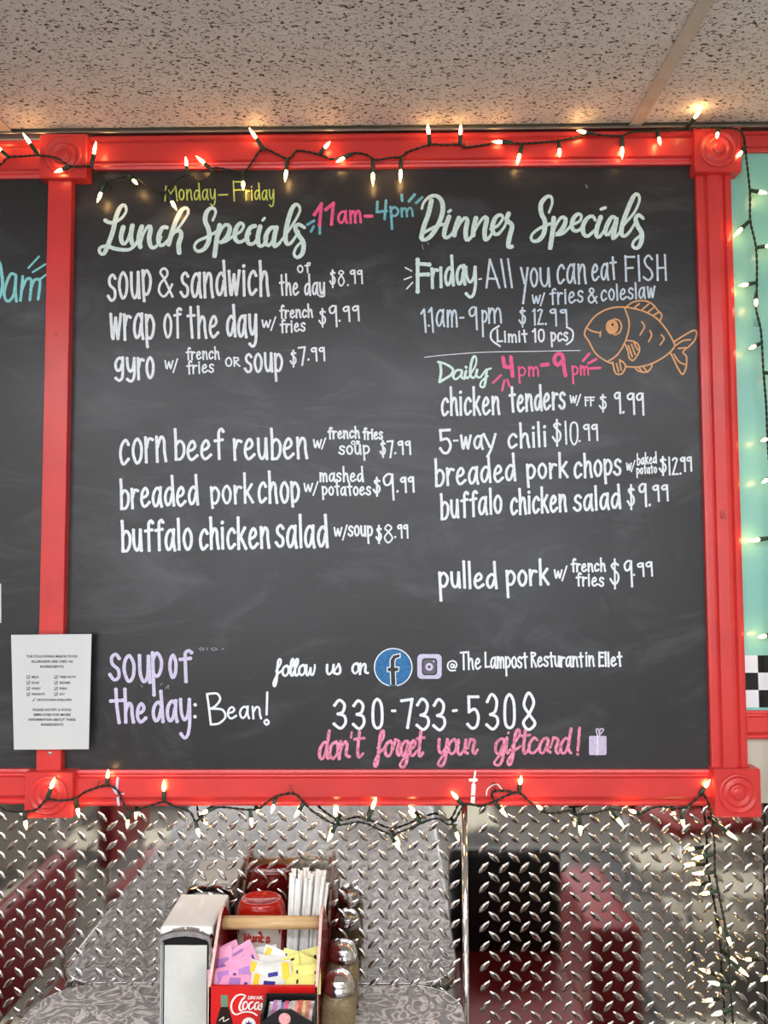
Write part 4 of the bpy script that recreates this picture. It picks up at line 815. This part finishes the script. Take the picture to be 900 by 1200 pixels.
def dbot(x, y): return .042 if 24 < x < 92 else (.024 if y < 956 else .016)
st2 = thing('string_lights', 'dark green fairy light string sagging along the bottom rail over the diamond plate', 'string lights', P(450, 950, .03))
obj('cord', cord(bot_path, dbot, 2), CORD, st2, smooth=True)
bm = cord([(579.3,939), (576,930), (582,927), (595,927), (604,929)], lambda x, y: .026, 5); obj('cord_loop', bm, CORD, st2, smooth=True)
for b, t in [((55,937),(64,911)),((28,951),(31,972)),((89,936),(92.5,958)),((125,921),(127,902)),((151,950),(149,969)),((192,940),(192,914)),((229,962),(232,974)),((253,946),(237,953)),((293,948),(295,966)),((324,933),(320,946)),((356,941),(345,958)),((394,966),(384,986)),((397,966),(391,947)),((431,962),(441,934)),((457,977),(469,997)),((494,965),(479,950)),((543,944),(529,928)),((531,966),(535,977)),((579,939),(594,957)),((608,929),(611,909)),((640,952),(632,946)),((679,955),(680.5,979)),((715,948),(731,969)),((752,955),(737,949)),((797,950),(802,970)),((820,931),(832,914))]:
    bulb(st2, b, t, dbot(*b), (.012 if math.dist(b, t) < 19 else .002))
st3 = thing('string_lights', 'short fairy light strand hanging below the bottom right corner block', 'string lights', P(837, 940, .024))
hp = [(823.6,929),(830.6,942.8),(834.7,965),(837.5,993),(837.5,1015),(839,1029),(844.4,1057.8),(850,1086.7),(854.4,1124.4),(855.6,1155.6),(859,1200),(860,1250)]
obj('cord', cord(hp, lambda x, y: .03 if y < 960 else .02, 3), CORD, st3, smooth=True)
for b, t in [((839,965),(864,984)),((836,1001),(811,1007)),((837,1022),(812,1024)),((842,1044),(820,1048)),((849,1087),(856,1106)),((855,1125),(877,1144)),((855,1157),(830,1150)),((858,1182),(834,1190))]:
    bulb(st3, b, t, .02, .004)
# clear adhesive hooks
for k, (x, y, d, lb) in enumerate(((312, 176, .0205, 'clear adhesive hook on the top rail above the word Specials'), (544, 171, .0205, 'clear adhesive hook on the top rail left of centre'), (117, 917, .0205, 'clear adhesive hook on the bottom rail near the left block'), (341, 925, .0205, 'clear adhesive hook in the middle of the bottom rail'), (579, 922, .0205, 'clear adhesive hook on the bottom rail below the phone number'), (848, 603, .022, 'clear adhesive hook on the moulded right post'), (887, 378, .0045, 'clear adhesive hook on the teal panel'))):
    c = P(x, y, d); t = thing('clear_adhesive_hook', lb, 'hook', c, 'clear adhesive hooks for the lights')
    bm = NB(); box(bm, c.x-.006, c.x+.006, c.y-.0015, c.y, c.z-.008, c.z+.008, .0007, 1); obj('pad', bm, PLAST, t)
    bm = NB(); tube(bm, [c+Vector((0, -.0015, .003)), c+Vector((0, -.004, -.002)), c+Vector((0, -.007, -.005)), c+Vector((0, -.009, -.002))], .0013, 6); obj('hook', bm, PLAST, t, smooth=True)

# ------------------------------------------------------------------ table
def TX(px, py, d): return P(px, py, d).x
x0, x1 = TX(60, 1152, 0), TX(537, 1152, 0)
DT = 1.16; R = .085
tb = thing('diner_table', 'diner table with grey swirled laminate top pushed against the diamond plate', 'table', ((x0+x1)/2, -DT/2, 0))
ol = []
for cx, cy, a0 in ((x1-R, -.006-R, 0), (x0+R, -.006-R, .5), (x0+R, -DT+R, 1), (x1-R, -DT+R, 1.5)):
    for k in range(9):
        a = (a0+.5*k/8)*PI; ol.append((cx+R*math.cos(a), cy+R*math.sin(a)))
def slab(bm, ol, z0, z1, grow=0):
    c = Vector((sum(p[0] for p in ol)/len(ol), sum(p[1] for p in ol)/len(ol)))
    A = [bm.verts.new((p[0], p[1], z0)) for p in ol]; B = [bm.verts.new((p[0], p[1], z1)) for p in ol]
    bm.faces.new(A[::-1]); bm.faces.new(B); n = len(ol)
    for i in range(n): bm.faces.new((A[i], A[(i+1) % n], B[(i+1) % n], B[i]))
bm = NB(); slab(bm, ol, TT-.03, TT); obj('table_top', bm, TABLE, tb)
bm = NB(); pth = [Vector((p[0], p[1], TT-.015)) for p in ol] + [Vector((ol[0][0], ol[0][1], TT-.015))]
cc_ = Vector(((x0+x1)/2, -DT/2, TT-.015))
n = len(ol); rows = []
for zz, off in ((TT-.031, .001), (TT-.028, .004), (TT-.002, .004), (TT+.0006, .002), (TT+.0006, 0)):
    row = []
    for i in range(n):
        a = Vector(ol[i-1]); b = Vector(ol[(i+1) % n]); t = (b-a).normalized(); nn = Vector((t.y, -t.x))
        row.append(bm.verts.new((ol[i][0]+nn.x*off, ol[i][1]+nn.y*off, zz)))
    rows.append(row)
for A, B in zip(rows, rows[1:]):
    for i in range(n): bm.faces.new((A[i], A[(i+1) % n], B[(i+1) % n], B[i]))
obj('edge_band', bm, CHROME, tb, smooth=True)
mx = (x0+x1)/2
for yy in (-.33, -.83):
    bm = NB(); lathe(bm, [(.038, 0), (.038, TT-.04)], (mx, yy, .01), 20); obj('table_column', bm, CHROME, tb, smooth=True)
    bm = NB(); box(bm, mx-.28, mx+.28, yy-.03, yy+.03, 0, .03, .01, 2); box(bm, mx-.03, mx+.03, yy-.22, yy+.22, 0, .03, .01, 2); obj('table_foot', bm, BLACKV, tb)

# ------------------------------------------------------------------ napkin dispenser
dx0, dx1 = TX(184, 1100, .165), TX(248.5, 1100, .165); dyb, dyf = -.014, -.163
DZ = P(216, 1090, .163).z; DZb = DZ
nd_ = thing('napkin_dispenser', 'chrome and cream napkin dispenser at the left of the red caddy', 'napkin dispenser', ((dx0+dx1)/2, (dyb+dyf)/2, TT))
bm = NB(); box(bm, dx0+.001, dx1-.001, dyf+.0098, dyb-.0098, TT+.004, DZ, .006, 4)
obj('housing', bm, ENAMEL, nd_, smooth=False)
def arch_frame(y, s):
    bm = NB(); w = (dx1-dx0)/2; c = (dx0+dx1)/2; zt = DZ-.001
    out = [(-w, TT+.003), (-w, zt-.016), (-w+.004, zt-.008), (-w*.5, zt-.001), (0, zt+.001), (w*.5, zt-.001), (w-.004, zt-.008), (w, zt-.016), (w, TT+.003)]
    iw = w-.007
    inn = [(-iw, TT+.012), (-iw, zt-.024), (-iw+.003, zt-.018), (-iw*.5, zt-.013), (0, zt-.011), (iw*.5, zt-.013), (iw-.003, zt-.018), (iw, zt-.024), (iw, TT+.012)]
    rows = []
    for ring, dep in ((out, 0.012), (out, 0.003), ([(a*.97, b-.002) for a, b in out], 0), ([(a*1.03, b+.002) for a, b in inn], 0), (inn, .004), (inn, .012)):
        rows.append([bm.verts.new((c+a, y-s*(-dep) if s < 0 else y-dep, b)) if False else bm.verts.new((c+a, y + s*dep, b)) for a, b in ring])
    for A, B in zip(rows, rows[1:]):
        for i in range(len(A)-1): bm.faces.new((A[i], A[i+1], B[i+1], B[i]))
    box(bm, c-w, c+w, min(y, y+s*.012), max(y, y+s*.012), TT+.001, TT+.012)
    bmesh.ops.recalc_face_normals(bm, faces=bm.faces)
    return bm
obj('front_frame', arch_frame(dyf, 1), CHROME, nd_, smooth=False, label='chrome front frame')
obj('rear_frame', arch_frame(dyb, -1), CHROME, nd_, label='chrome rear frame')
bm = NB(); box(bm, dx0-.001, dx1+.001, dyf+.001, dyb-.001, TT, TT+.005, .001, 1); obj('base_plate', bm, CHROME, nd_)
bm = NB(); box(bm, dx0+.008, dx1-.008, dyf+.0085, dyf+.0095, TT+.012, DZ-.012); obj('recess_shade_panel', bm, DARK, nd_)  # near-black panel in front of the housing, stands in for shade inside the opening
bm = NB(); c = (dx0+dx1)/2; w = (dx1-dx0)/2-.0105
nx, nz = 8, 14; grid = [[bm.verts.new((c-w+2*w*i/nx, dyf+.0075-.0045*math.sin(PI*i/nx)*math.sin(PI*min(1, j/nz*1.0))-rnd.uniform(0, .0009), TT+.013+(DZ-TT-.041)*j/nz)) for i in range(nx+1)] for j in range(nz+1)]
for j in range(nz):
    for i in range(nx): bm.faces.new((grid[j][i], grid[j][i+1], grid[j+1][i+1], grid[j+1][i]))
tag(obj('napkin_stack', bm, PAPER, smooth=True), 'stack of white napkins showing in the dispenser front', 'napkins')

# ------------------------------------------------------------------ red condiment caddy
FZ = P(308, 1156, .222).z         # top edge of front panel
HZ = P(315, 1081, .13).z          # handle centre
cx0, cx1 = TX(243.5, 1158, .222), TX(373, 1158, .222)
hy = -.13; cf, cb_ = -.222, -.022
cad = thing('condiment_caddy', 'red condiment caddy with a wooden handle standing on the table against the wall', 'caddy', ((cx0+cx1)/2, (cf+cb_)/2, TT))
bm = NB(); box(bm, cx0+.001, cx1-.001, cf, cf+.006, TT+.001, FZ, .0008, 1); fp = obj('front_panel', bm, CADRED, cad)
bm = NB(); box(bm, cx0+.001, cx1-.001, cb_-.006, cb_, TT+.001, FZ-.01, .0008, 1); obj('rear_panel', bm, CADRED, cad)
bm = NB(); box(bm, cx0+.004, cx1-.004, cf+.006, cb_-.006, TT+.001, TT+.007); obj('base', bm, CADRED, cad)
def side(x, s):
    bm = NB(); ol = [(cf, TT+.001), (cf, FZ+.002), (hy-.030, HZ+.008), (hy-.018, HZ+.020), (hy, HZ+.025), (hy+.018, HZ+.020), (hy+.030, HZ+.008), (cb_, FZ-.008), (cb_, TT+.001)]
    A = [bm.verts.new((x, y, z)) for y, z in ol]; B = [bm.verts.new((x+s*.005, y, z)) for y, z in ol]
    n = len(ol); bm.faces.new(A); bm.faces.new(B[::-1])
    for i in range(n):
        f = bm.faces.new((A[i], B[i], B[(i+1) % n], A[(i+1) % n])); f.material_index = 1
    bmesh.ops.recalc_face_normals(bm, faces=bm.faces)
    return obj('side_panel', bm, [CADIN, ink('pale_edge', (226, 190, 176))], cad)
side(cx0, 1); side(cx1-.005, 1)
bm = NB(); tube(bm, [(cx0+.003, hy, HZ), (cx1-.003, hy, HZ)], .0108, 16); obj('handle', bm, WOOD, cad, smooth=True, label='pale wooden dowel handle')
for x in (.34, .68):
    xx = cx0+(cx1-cx0)*x; bm = NB(); box(bm, xx-.001, xx+.001, cf+.006, cf+.06, TT+.007, FZ-.03); obj('divider', bm, CADRED, cad)
# printing on the front panel
fd = -cf
def lf_(bm, fn): fn(bm); fix_normals(bm)
bm = NB()
COCA = [[(325,490),(300,480),(262,492),(232,540),(236,590),(262,612),(300,600),(330,595),(370,600),(400,618)], [(318,500),(300,520),(284,560),(292,588),(312,575)],
 [(330,528),(312,540),(308,570),(322,578),(338,555),(330,528)], [(372,530),(352,540),(346,570),(358,580),(376,562)], [(412,532),(392,538),(384,568),(396,580),(414,545),(410,575),(425,580)], [(430,540),(432,580)]]
raw(bm, COCA, 230, 1080, 5.625, 1.7, fd, calli=.3)
raw(bm, [[(345,492),(342,512)], [(345,492),(358,494),(356,508),(342,512)], [(366,492),(363,512)], [(366,492),(378,494),(376,502),(366,503)], [(370,503),(380,512)], [(388,492),(385,512)], [(398,512),(402,492),(402,492),(412,512),(412,512),(416,492)], [(424,492),(421,512)], [(436,492),(424,502),(424,502),(438,512)]], 230, 1080, 5.625, .8, fd)
disc(bm, 291.5, 1200.5, 8.2, fd+.0004, 24)
fix_normals(bm); obj('printed_lettering', bm, WHITEP, fp, label='white printed lettering reading DRINK Coca')
bm = NB(); k5 = [(291.5+4.6*math.cos(-PI/2+i*PI/5)*(1 if i % 2 == 0 else .42), 1200+4.6*math.sin(-PI/2+i*PI/5)*(1 if i % 2 == 0 else .42)) for i in range(10)]
poly(bm, k5, fd+.0006); fix_normals(bm); obj('printed_star', bm, NAVY, fp)
bp = [(265, 1167.5), (264.5, 1172), (262.5, 1178), (258.5, 1187), (254.5, 1196), (253.5, 1206), (255, 1225), (271, 1225), (272.5, 1206), (271.5, 1196), (269.5, 1187), (267.8, 1178), (267.5, 1172), (267.2, 1167.5)]
bp = [((x-262.8)*1 + 262.8, y) for x, y in bp]
bm = NB(); poly(bm, [(258.8, 1180), (256, 1188), (253.3, 1197), (252.5, 1210), (254, 1230), (272, 1230), (273.5, 1210), (272.5, 1197), (270, 1188), (267.2, 1180)], fd+.0004); fix_normals(bm); obj('printed_bottle', bm, COLA, fp, label='dark printed bottle picture')
bm = NB(); poly(bm, [(259, 1180), (258.6, 1169), (259, 1166), (266.8, 1166), (267.2, 1169), (267, 1180)], fd+.0005); fix_normals(bm); obj('printed_bottle_neck', bm, BGREEN, fp)
bm = NB(); ribbon(bm, [(257, 1196), (262, 1192), (262, 1197), (268, 1194)], .8, fd+.0003); fix_normals(bm); obj('printed_bottle_script', bm, WHITEP, fp)

# ------------------------------------------------------------------ ketchup bottle standing on its cap
kx = TX(306.5, 1052, .062); ky = -.066; KZ = P(306, 1051, .062).z
kb = thing('ketchup_bottle', 'upside-down red ketchup squeeze bottle with a white label in the caddy', 'bottle', (kx, ky, TT+.008))
H = KZ-TT-.008
bm = NB(); prof = [(.018, 0), (.019, .02), (.024, .035), (.038, .055), (.043, .08), (.043, .1), (.0455, H-.045), (.0455, H-.030), (.042, H-.012), (.0385, H-.004), (.036, H), (.033, H+.0005), (.031, H-.003), (0, H-.004)]
lathe(bm, prof, (kx, ky, TT+.008), 32, 1.0, .82); obj('bottle_body', bm, KETCH, kb, smooth=True)
bm = NB(); lathe(bm, [(.021, 0), (.021, .022), (.019, .024)], (kx, ky, TT+.0075), 24, 1, .8); obj('cap', bm, WHITEP, kb, smooth=True)
bm = NB(); rows = []
zs = [(TT+.098, .0425), (H+TT-.052, .0440), (H+TT-.045, .0448)]
for z, r in [(TT+.07, .043), (TT+.10, .0432), (TT+.125, .0445), (H+TT-.026, .0458)]:
    rows.append([bm.verts.new((kx+r*1.0*math.cos(a), ky+r*.835*math.sin(a), z)) for a in [(-.5+u*.34)*PI for u in (-1, -.75, -.5, -.25, 0, .25, .5, .75, 1)]])
for A, B in zip(rows, rows[1:]):
    for i in range(8): bm.faces.new((A[i], A[i+1], B[i+1], B[i]))
klab = obj('label', bm, LABELM, kb, smooth=True)
kd = -ky+.0388
bm = NB()
HU = [[(303,82),(300,126)], [(328,86),(326,128)], [(302,104),(327,106)], [(342,98),(341,124),(352,132),(364,126)], [(365,98),(364,130)], [(382,130),(382,102)], [(382,108),(396,100),(404,110),(403,132)], [(418,84),(416,128),(428,134)], [(408,102),(430,104)], [(440,88),(437,100)], [(472,106),(456,102),(450,112),(470,122),(466,136),(446,134)]]
HU2 = [[(303,82),(300,126)], [(328,86),(326,128)], [(302,104),(327,106)], [(341,98),(340,122),(350,131),(361,124)], [(362,98),(361,130)], [(376,130),(377,102)], [(377,108),(390,100),(398,110),(397,132)], [(412,84),(410,128),(422,133)], [(404,102),(426,104)], [(466,106),(452,102),(447,112),(465,122),(461,135),(443,132)]]
raw(bm, [[(x, y-2) for x, y in s] for s in HU2], 233, 1080.5, 5.625, 2.3, kd); disc(bm, 304.5, 1093.3, 2, kd+.0004, 10)
fix_normals(bm); obj('logo_lettering', bm, BRICK, klab, label='brick red logo lettering reading Hunts')
bm = NB(); word(bm, 'I00', 290.5, 303.5, 1121, 6, 1.5, kd, asc=9.5, wob=0); ribbon(bm, [(310, 1112), (305, 1121)], 1.2, kd); disc(bm, 306, 1113.5, 1.5, kd+.0004, 8); disc(bm, 309, 1119.5, 1.5, kd+.0004, 8); fix_normals(bm)
obj('label_lettering', bm, BLACKP, klab, label='black label lettering reading 100%')

# ------------------------------------------------------------------ paper wrapped straws
sx0, sx1 = TX(333, 1115, .09), TX(371, 1115, .09)
rs = random.Random(5)
for k in range(40):
    row = k//10; u = ((k % 10) + (.5 if row % 2 else 0))/9.5
    bx = sx0+.004+(sx1-sx0-.012)*u+rs.uniform(-.0025, .0025); by = -.112+row*.014+rs.uniform(-.002, .002)
    tx = TX(341, 1035, .04)+(TX(381, 1035, .04)-TX(341, 1035, .04))*u+rs.uniform(-.0045, .0045); ty = -.052-rs.uniform(0, .004)+row*.011
    b = Vector((bx, by, TT+.008)); t = Vector((tx, ty, TT+.212+rs.uniform(-.010, .014)))
    bm = NB(); ax = t-b; tube(bm, [b, b+ax*.5, b+ax*.955, b+ax*.975, t], [.0034, .0034, .0034, .0027, .0040], 7)
    tag(obj('paper_straw', bm, STRAW, smooth=True), 'white paper-wrapped straw in the bundle leaning at the right of the caddy', 'straw', 'wrapped straws in the caddy')

# ------------------------------------------------------------------ sweetener packets
def packet(px, py, d, rot, tilt, m, marks, label, group, w=.060, h=.038, yaw=0, name='sweetener_packet'):
    c = P(px, py, d)
    o = thing(name, label, 'packet', c, group)
    o.rotation_euler = (0, 0, 0)
    M_ = Matrix.Translation(c) @ Matrix.Rotation(yaw, 4, 'Z') @ Matrix.Rotation(-tilt, 4, 'X') @ Matrix.Rotation(rot, 4, 'Y')
    bm = NB(); nx, nz = 6, 5; fr_, bk = [], []
    for s, arr in ((-1, fr_), (1, bk)):
        for j in range(nz+1):
            row = []
            for i in range(nx+1):
                u, v_ = i/nx*2-1, j/nz*2-1; puff = .0028*max(0, (1-u**4))*(1-v_**4)+.0002
                row.append(bm.verts.new((u*w/2, s*puff + .0006*math.sin(5*u+3*v_), v_*h/2)))
            arr.append(row)
        for j in range(nz):
            for i in range(nx):
                q = (arr[j][i], arr[j][i+1], arr[j+1][i+1], arr[j+1][i]); bm.faces.new(q if s < 0 else q[::-1])
    bmesh.ops.transform(bm, matrix=M_, verts=bm.verts); obj('wrapper', bm, m, o, smooth=True)
    for (u0, u1, v0, v1, mm) in marks:
        bm = NB(); n_ = 4; rows = []
        for j in range(n_+1):
            row = []
            for i in range(n_+1):
                u = u0+(u1-u0)*i/n_; v_ = v0+(v1-v0)*j/n_; puff = .0028*(1-u**4)*(1-v_**4)+.0006
                row.append(bm.verts.new((u*w/2, -puff+.0006*math.sin(5*u+3*v_), v_*h/2)))
            rows.append(row)
        for j in range(n_):
            for i in range(n_): bm.faces.new((rows[j][i], rows[j][i+1], rows[j+1][i+1], rows[j+1][i]))
        bmesh.ops.transform(bm, matrix=M_, verts=bm.verts); obj('print', bm, mm, o, smooth=True)
pm = [(-.35, .35, -.55, .6, LILAC), (.6, .8, -.5, .2, NAVY)]
R_ = math.radians
for a in [(263, 1120, .150, R_(-22), R_(25), 'pink packet at the back of the pink group, edge up under the handle'), (281, 1121, .158, R_(-28), R_(20), 'pink packet leaning in the middle of the pink group'), (262, 1130, .168, R_(78), R_(28), 'pink packet standing upright at the far left of the caddy'),
          (284, 1129, .176, R_(-30), R_(30), 'pink packet with lilac print facing up beside the white packets'), (287, 1141, .190, R_(70), R_(35), 'pink packet tucked beside the white packets, low'), (262, 1146, .196, R_(-10), R_(40), 'pink packet lying low at the left front of the caddy'), (275, 1154, .206, R_(2), R_(50), 'frontmost pink packet just behind the red front panel')]:
    packet(a[0], a[1], a[2], a[3], a[4], PINK, pm, a[5], 'pink sweetener packets in the caddy', w=.052, h=.032)
wm = [(-.85, -.5, -.8, .8, YEL), (-.2, .5, -.25, .2, NAVY)]; wm2 = [(.45, .9, -.8, .8, YEL), (-.4, .2, -.3, .1, NAVY)]
for a in [(306, 1122, .150, R_(-8), R_(20), 'white sugar packet at the back against the bottle label'), (325, 1125, .160, R_(18), R_(25), 'white sugar packet with yellow end leaning right'), (311, 1132, .174, R_(8), R_(35), 'white sugar packet with blue writing on top of its group'), (308, 1141, .190, R_(14), R_(35), 'white sugar packet low at the left of its group'), (322, 1141, .194, R_(-10), R_(40), 'white sugar packet low beside the yellow packets'), (313, 1153, .206, R_(3), R_(50), 'frontmost white sugar packet behind the red front panel')]:
    packet(a[0], a[1], a[2], a[3], a[4], WPACK, wm if a[3] > 0 else wm2, a[5], 'white sugar packets in the caddy', w=.054, h=.032, name='sugar_packet')
ym = [(.55, .75, -.3, .2, BLACKP), (-.8, -.65, .1, .5, BLACKP)]
for a in [(360, 1124, .152, R_(-14), R_(20), 'yellow packet at the back right in front of the straws'), (345, 1126, .160, R_(12), R_(25), 'yellow packet leaning beside the white packets'), (358, 1132, .172, R_(20), R_(30), 'yellow packet crumpled in the middle of its group'), (342, 1138, .182, R_(75), R_(30), 'yellow packet on end at the left of its group'), (360, 1142, .192, R_(-6), R_(38), 'yellow packet with black mark near the right side panel'), (346, 1150, .200, R_(5), R_(45), 'yellow packet low at the front left of its group'), (360, 1154, .207, R_(-3), R_(50), 'frontmost yellow packet behind the red front panel')]:
    packet(a[0], a[1], a[2], a[3], a[4], YPACK, ym, a[5], 'yellow sweetener packets in the caddy', w=.044, h=.030)

# ------------------------------------------------------------------ black holder with coloured stick packets in front of the caddy
hx0, hx1 = TX(307, 1185, .27), TX(369, 1185, .27); HT = P(340, 1175, .25).z
hb = thing('packet_holder', 'black card holder full of coloured stick packets in front of the caddy', 'holder', ((hx0+hx1)/2, -.26, TT))
bm = NB(); box(bm, hx0, hx0+.003, -.285, -.232, TT, HT+.003); box(bm, hx1-.003, hx1, -.285, -.232, TT, HT); box(bm, hx0, hx1, -.234, -.231, TT, HT+.004); box(bm, hx0, hx1, -.285, -.232, TT, TT+.003); obj('tray', bm, BLACKP, hb)
bm = NB(); fpv = [(hx0, TT), (hx0, P(310, 1199, .287).z), (TX(327, 1183, .287), P(327, 1183.5, .287).z), (TX(341, 1183, .287), P(341, 1183.5, .287).z), (hx1, P(358, 1200, .287).z), (hx1, TT)]
A = [bm.verts.new((x, -.287, z)) for x, z in fpv]; B = [bm.verts.new((x, -.284, z)) for x, z in fpv]
bm.faces.new(A); bm.faces.new(B[::-1])
for i in range(6): bm.faces.new((A[i], B[i], B[(i+1) % 6], A[(i+1) % 6]))
bmesh.ops.recalc_face_normals(bm, faces=bm.faces); hf = obj('pointed_front', bm, BLACKP, hb)
bm = NB(); disc(bm, 333.5, 1194, 7, .2874, 20); fix_normals(bm); obj('round_window', bm, ink('window_pink', (232, 160, 160), .1), hf)
cols = [(206, 196, 214), (176, 120, 176), (222, 214, 226), (128, 120, 186), (216, 96, 116), (222, 222, 230), (240, 214, 200), (238, 150, 140), (232, 102, 88), (244, 206, 150), (230, 130, 110), (244, 226, 216)]
sm_ = [vary(mat('stick_wrapper', c, .4), c, .3, 90) for c in cols]
for k in range(12):
    u = (k+.5)/12; xx = hx0+.005+(hx1-hx0-.010)*u; w = .0034
    bm = NB(); z0, z1 = TT+.004, HT+rs.uniform(-.003, .002)-(.002 if k < 6 else 0)
    lean = .003 if k < 6 else .001
    a_ = [(xx-w, -.282), (xx+w, -.281), (xx+w, -.240), (xx-w, -.240)]
    A = [bm.verts.new((x, y, z0)) for x, y in a_]; B = [bm.verts.new((x+lean, y, z1-(.012 if y < -.26 else 0))) for x, y in a_]
    bm.faces.new(A[::-1]); bm.faces.new(B)
    for i in range(4): bm.faces.new((A[i], A[(i+1) % 4], B[(i+1) % 4], B[i]))
    tag(obj('stick_packet', bm, sm_[k]), ['leftmost lilac', 'purple', 'pale lilac, third from the left,', 'violet', 'crimson', 'silvery white', 'cream', 'salmon', 'red orange', 'golden', 'coral', 'rightmost pinkish white'][k]+' stick packet in the black holder', 'packet', 'coloured stick packets in the black holder')

# ------------------------------------------------------------------ glass shakers with chrome domes
def shaker(px, d, label, pyl):
    x = TX(px, pyl, d); zt = P(px, pyl, d).z-.002
    t = thing('glass_shaker', label, 'shaker', (x, -d, TT), 'glass shakers beside the caddy')
    hb_ = zt-TT-.018
    def body(s, z0, z1, inset):
        bm = NB(); rows = []
        for z, r, sq in ((z0, .026, 1), (z0+.004, .029, 1), (z1-.016, .029, 1), (z1-.006, .026, .6), (z1, .022, 0)):
            row = []
            for k in range(28):
                a = 2*PI*k/28; ca, sa = math.cos(a), math.sin(a); q = max(abs(ca), abs(sa)); e_ = (1/(q**(.85*sq)))
                row.append(bm.verts.new((x+(r-inset)*ca*e_, -d+(r-inset)*sa*e_, z)))
            rows.append(row)
        for A, B in zip(rows, rows[1:]):
            for k in range(28): bm.faces.new((A[k], A[(k+1) % 28], B[(k+1) % 28], B[k]))
        bm.faces.new(rows[0][::-1]); bm.faces.new(rows[-1]); return bm
    obj('glass_body', body(1, TT, TT+hb_, 0), GLASS, t, smooth=True)
    obj('seasoning', body(1, TT+.005, TT+hb_-.006, .0035), TAN, t, smooth=True)
    bm = NB(); lathe(bm, [(.0245, 0), (.0262, .002), (.0262, .010), (.0245, .012), (.0245, .015), (.022, .022), (.016, .028), (.008, .031), (0, .032)], (x, -d, TT+hb_-.004), 32)
    lid = obj('dome_lid', bm, CHROME, t, smooth=True)
    bm = NB()
    for r, n_ in ((.004, 5), (.009, 9)):
        for k in range(n_):
            a = 2*PI*k/n_; zz = TT+hb_-.004+.0316-(r/.024)**2*.008
            tube(bm, [(x+r*math.cos(a), -d+r*math.sin(a), zz-.002), (x+r*math.cos(a), -d+r*math.sin(a), zz+.0003)], .0008, 6)
    obj('pour_holes', bm, DARK, lid)
shaker(397, .1685, 'front glass shaker of tan seasoning with chrome dome lid, nearest the camera', 1143)
shaker(402, .062, 'rear glass shaker with chrome dome lid, closest to the wall', 1107)

# ------------------------------------------------------------------ chairs standing round the room (seen mirrored in the plate)
def chair(x, y, rz, label, seatm=VINYL, backm=VINYL, bh=.88, w=.42, bb=.56):
    t = thing('diner_chair', label, 'chair', (x, y, 0), None, rz); MW = Matrix.Translation((x, y, 0)) @ Matrix.Rotation(rz, 4, 'Z')
    def o_(n, bm, m, **k):
        bmesh.ops.transform(bm, matrix=MW, verts=bm.verts); return obj(n, bm, m, t, **k)
    h = w/2
    bm = NB(); box(bm, -h, h, -.21, .21, .43, .49, .02, 3); o_('seat', bm, seatm, smooth=True)
    bm = NB(); box(bm, -h, h, .19, .235, bb, bh, .02, 3); o_('backrest', bm, backm, smooth=True)
    for sx in (-1, 1):
        bm = NB(); tube(bm, [(sx*(h-.03), -.18, .43), (sx*(h-.01), -.21, 0)], .011, 10); o_('leg', bm, CHROME, smooth=True)
        bm = NB(); tube(bm, [(sx*(h-.03), .18, .43), (sx*(h-.01), .24, 0)], .011, 10); o_('leg', bm, CHROME, smooth=True)
        bm = NB(); tube(bm, [(sx*(h-.03), .17, .44), (sx*(h-.03), .212, .5), (sx*(h-.03), .212, bh-.04)], .010, 10); o_('back_post', bm, CHROME, smooth=True)
chair(-.66, -.42, PI/2, 'red vinyl chrome-legged chair at the left side of the table by the wall', bh=.80)
chair(-.72, -1.25, PI/2, 'red vinyl chrome-legged chair at the left side of the table away from the wall')
chair(.31, -.50, PI, 'low narrow chair with red seat and black back at the right side of the table', VINYL, BLACKV, .76, .31, .47)
chair(1.28, -1.9, -.3, 'red vinyl chrome-legged chair standing further back on the right')
chair(-1.5, -2.3, 2.4, 'red vinyl chrome-legged chair standing further back on the left')
t = thing('upholstered_bench', 'narrow red upholstered bench end to the right of the diner table', 'bench', (.67, -1.1, 0))
bm = NB(); box(bm, .59, .75, -1.35, -.88, .06, .46, .035, 4); obj('bench_body', bm, VINYL, t, smooth=True)
bm = NB(); box(bm, .60, .74, -1.33, -.90, 0, .07); obj('bench_plinth', bm, BLACKV, t)
# shop windows behind the camera
for n_, wx in ((1, -1.35), (2, 1.05)):
    bm = NB(); a, b, c0, d0 = wx-.85, wx+.85, .925, 2.175
    for q in ((a-.07, a, c0-.07, d0+.07), (b, b+.07, c0-.07, d0+.07), (a, b, c0-.07, c0), (a, b, d0, d0+.07), (wx-.02, wx+.02, c0, d0)):
        box(bm, q[0], q[1], -4.69, -4.63, q[2], q[3])
    struct('window_%d' % n_, bm, WHITEP)
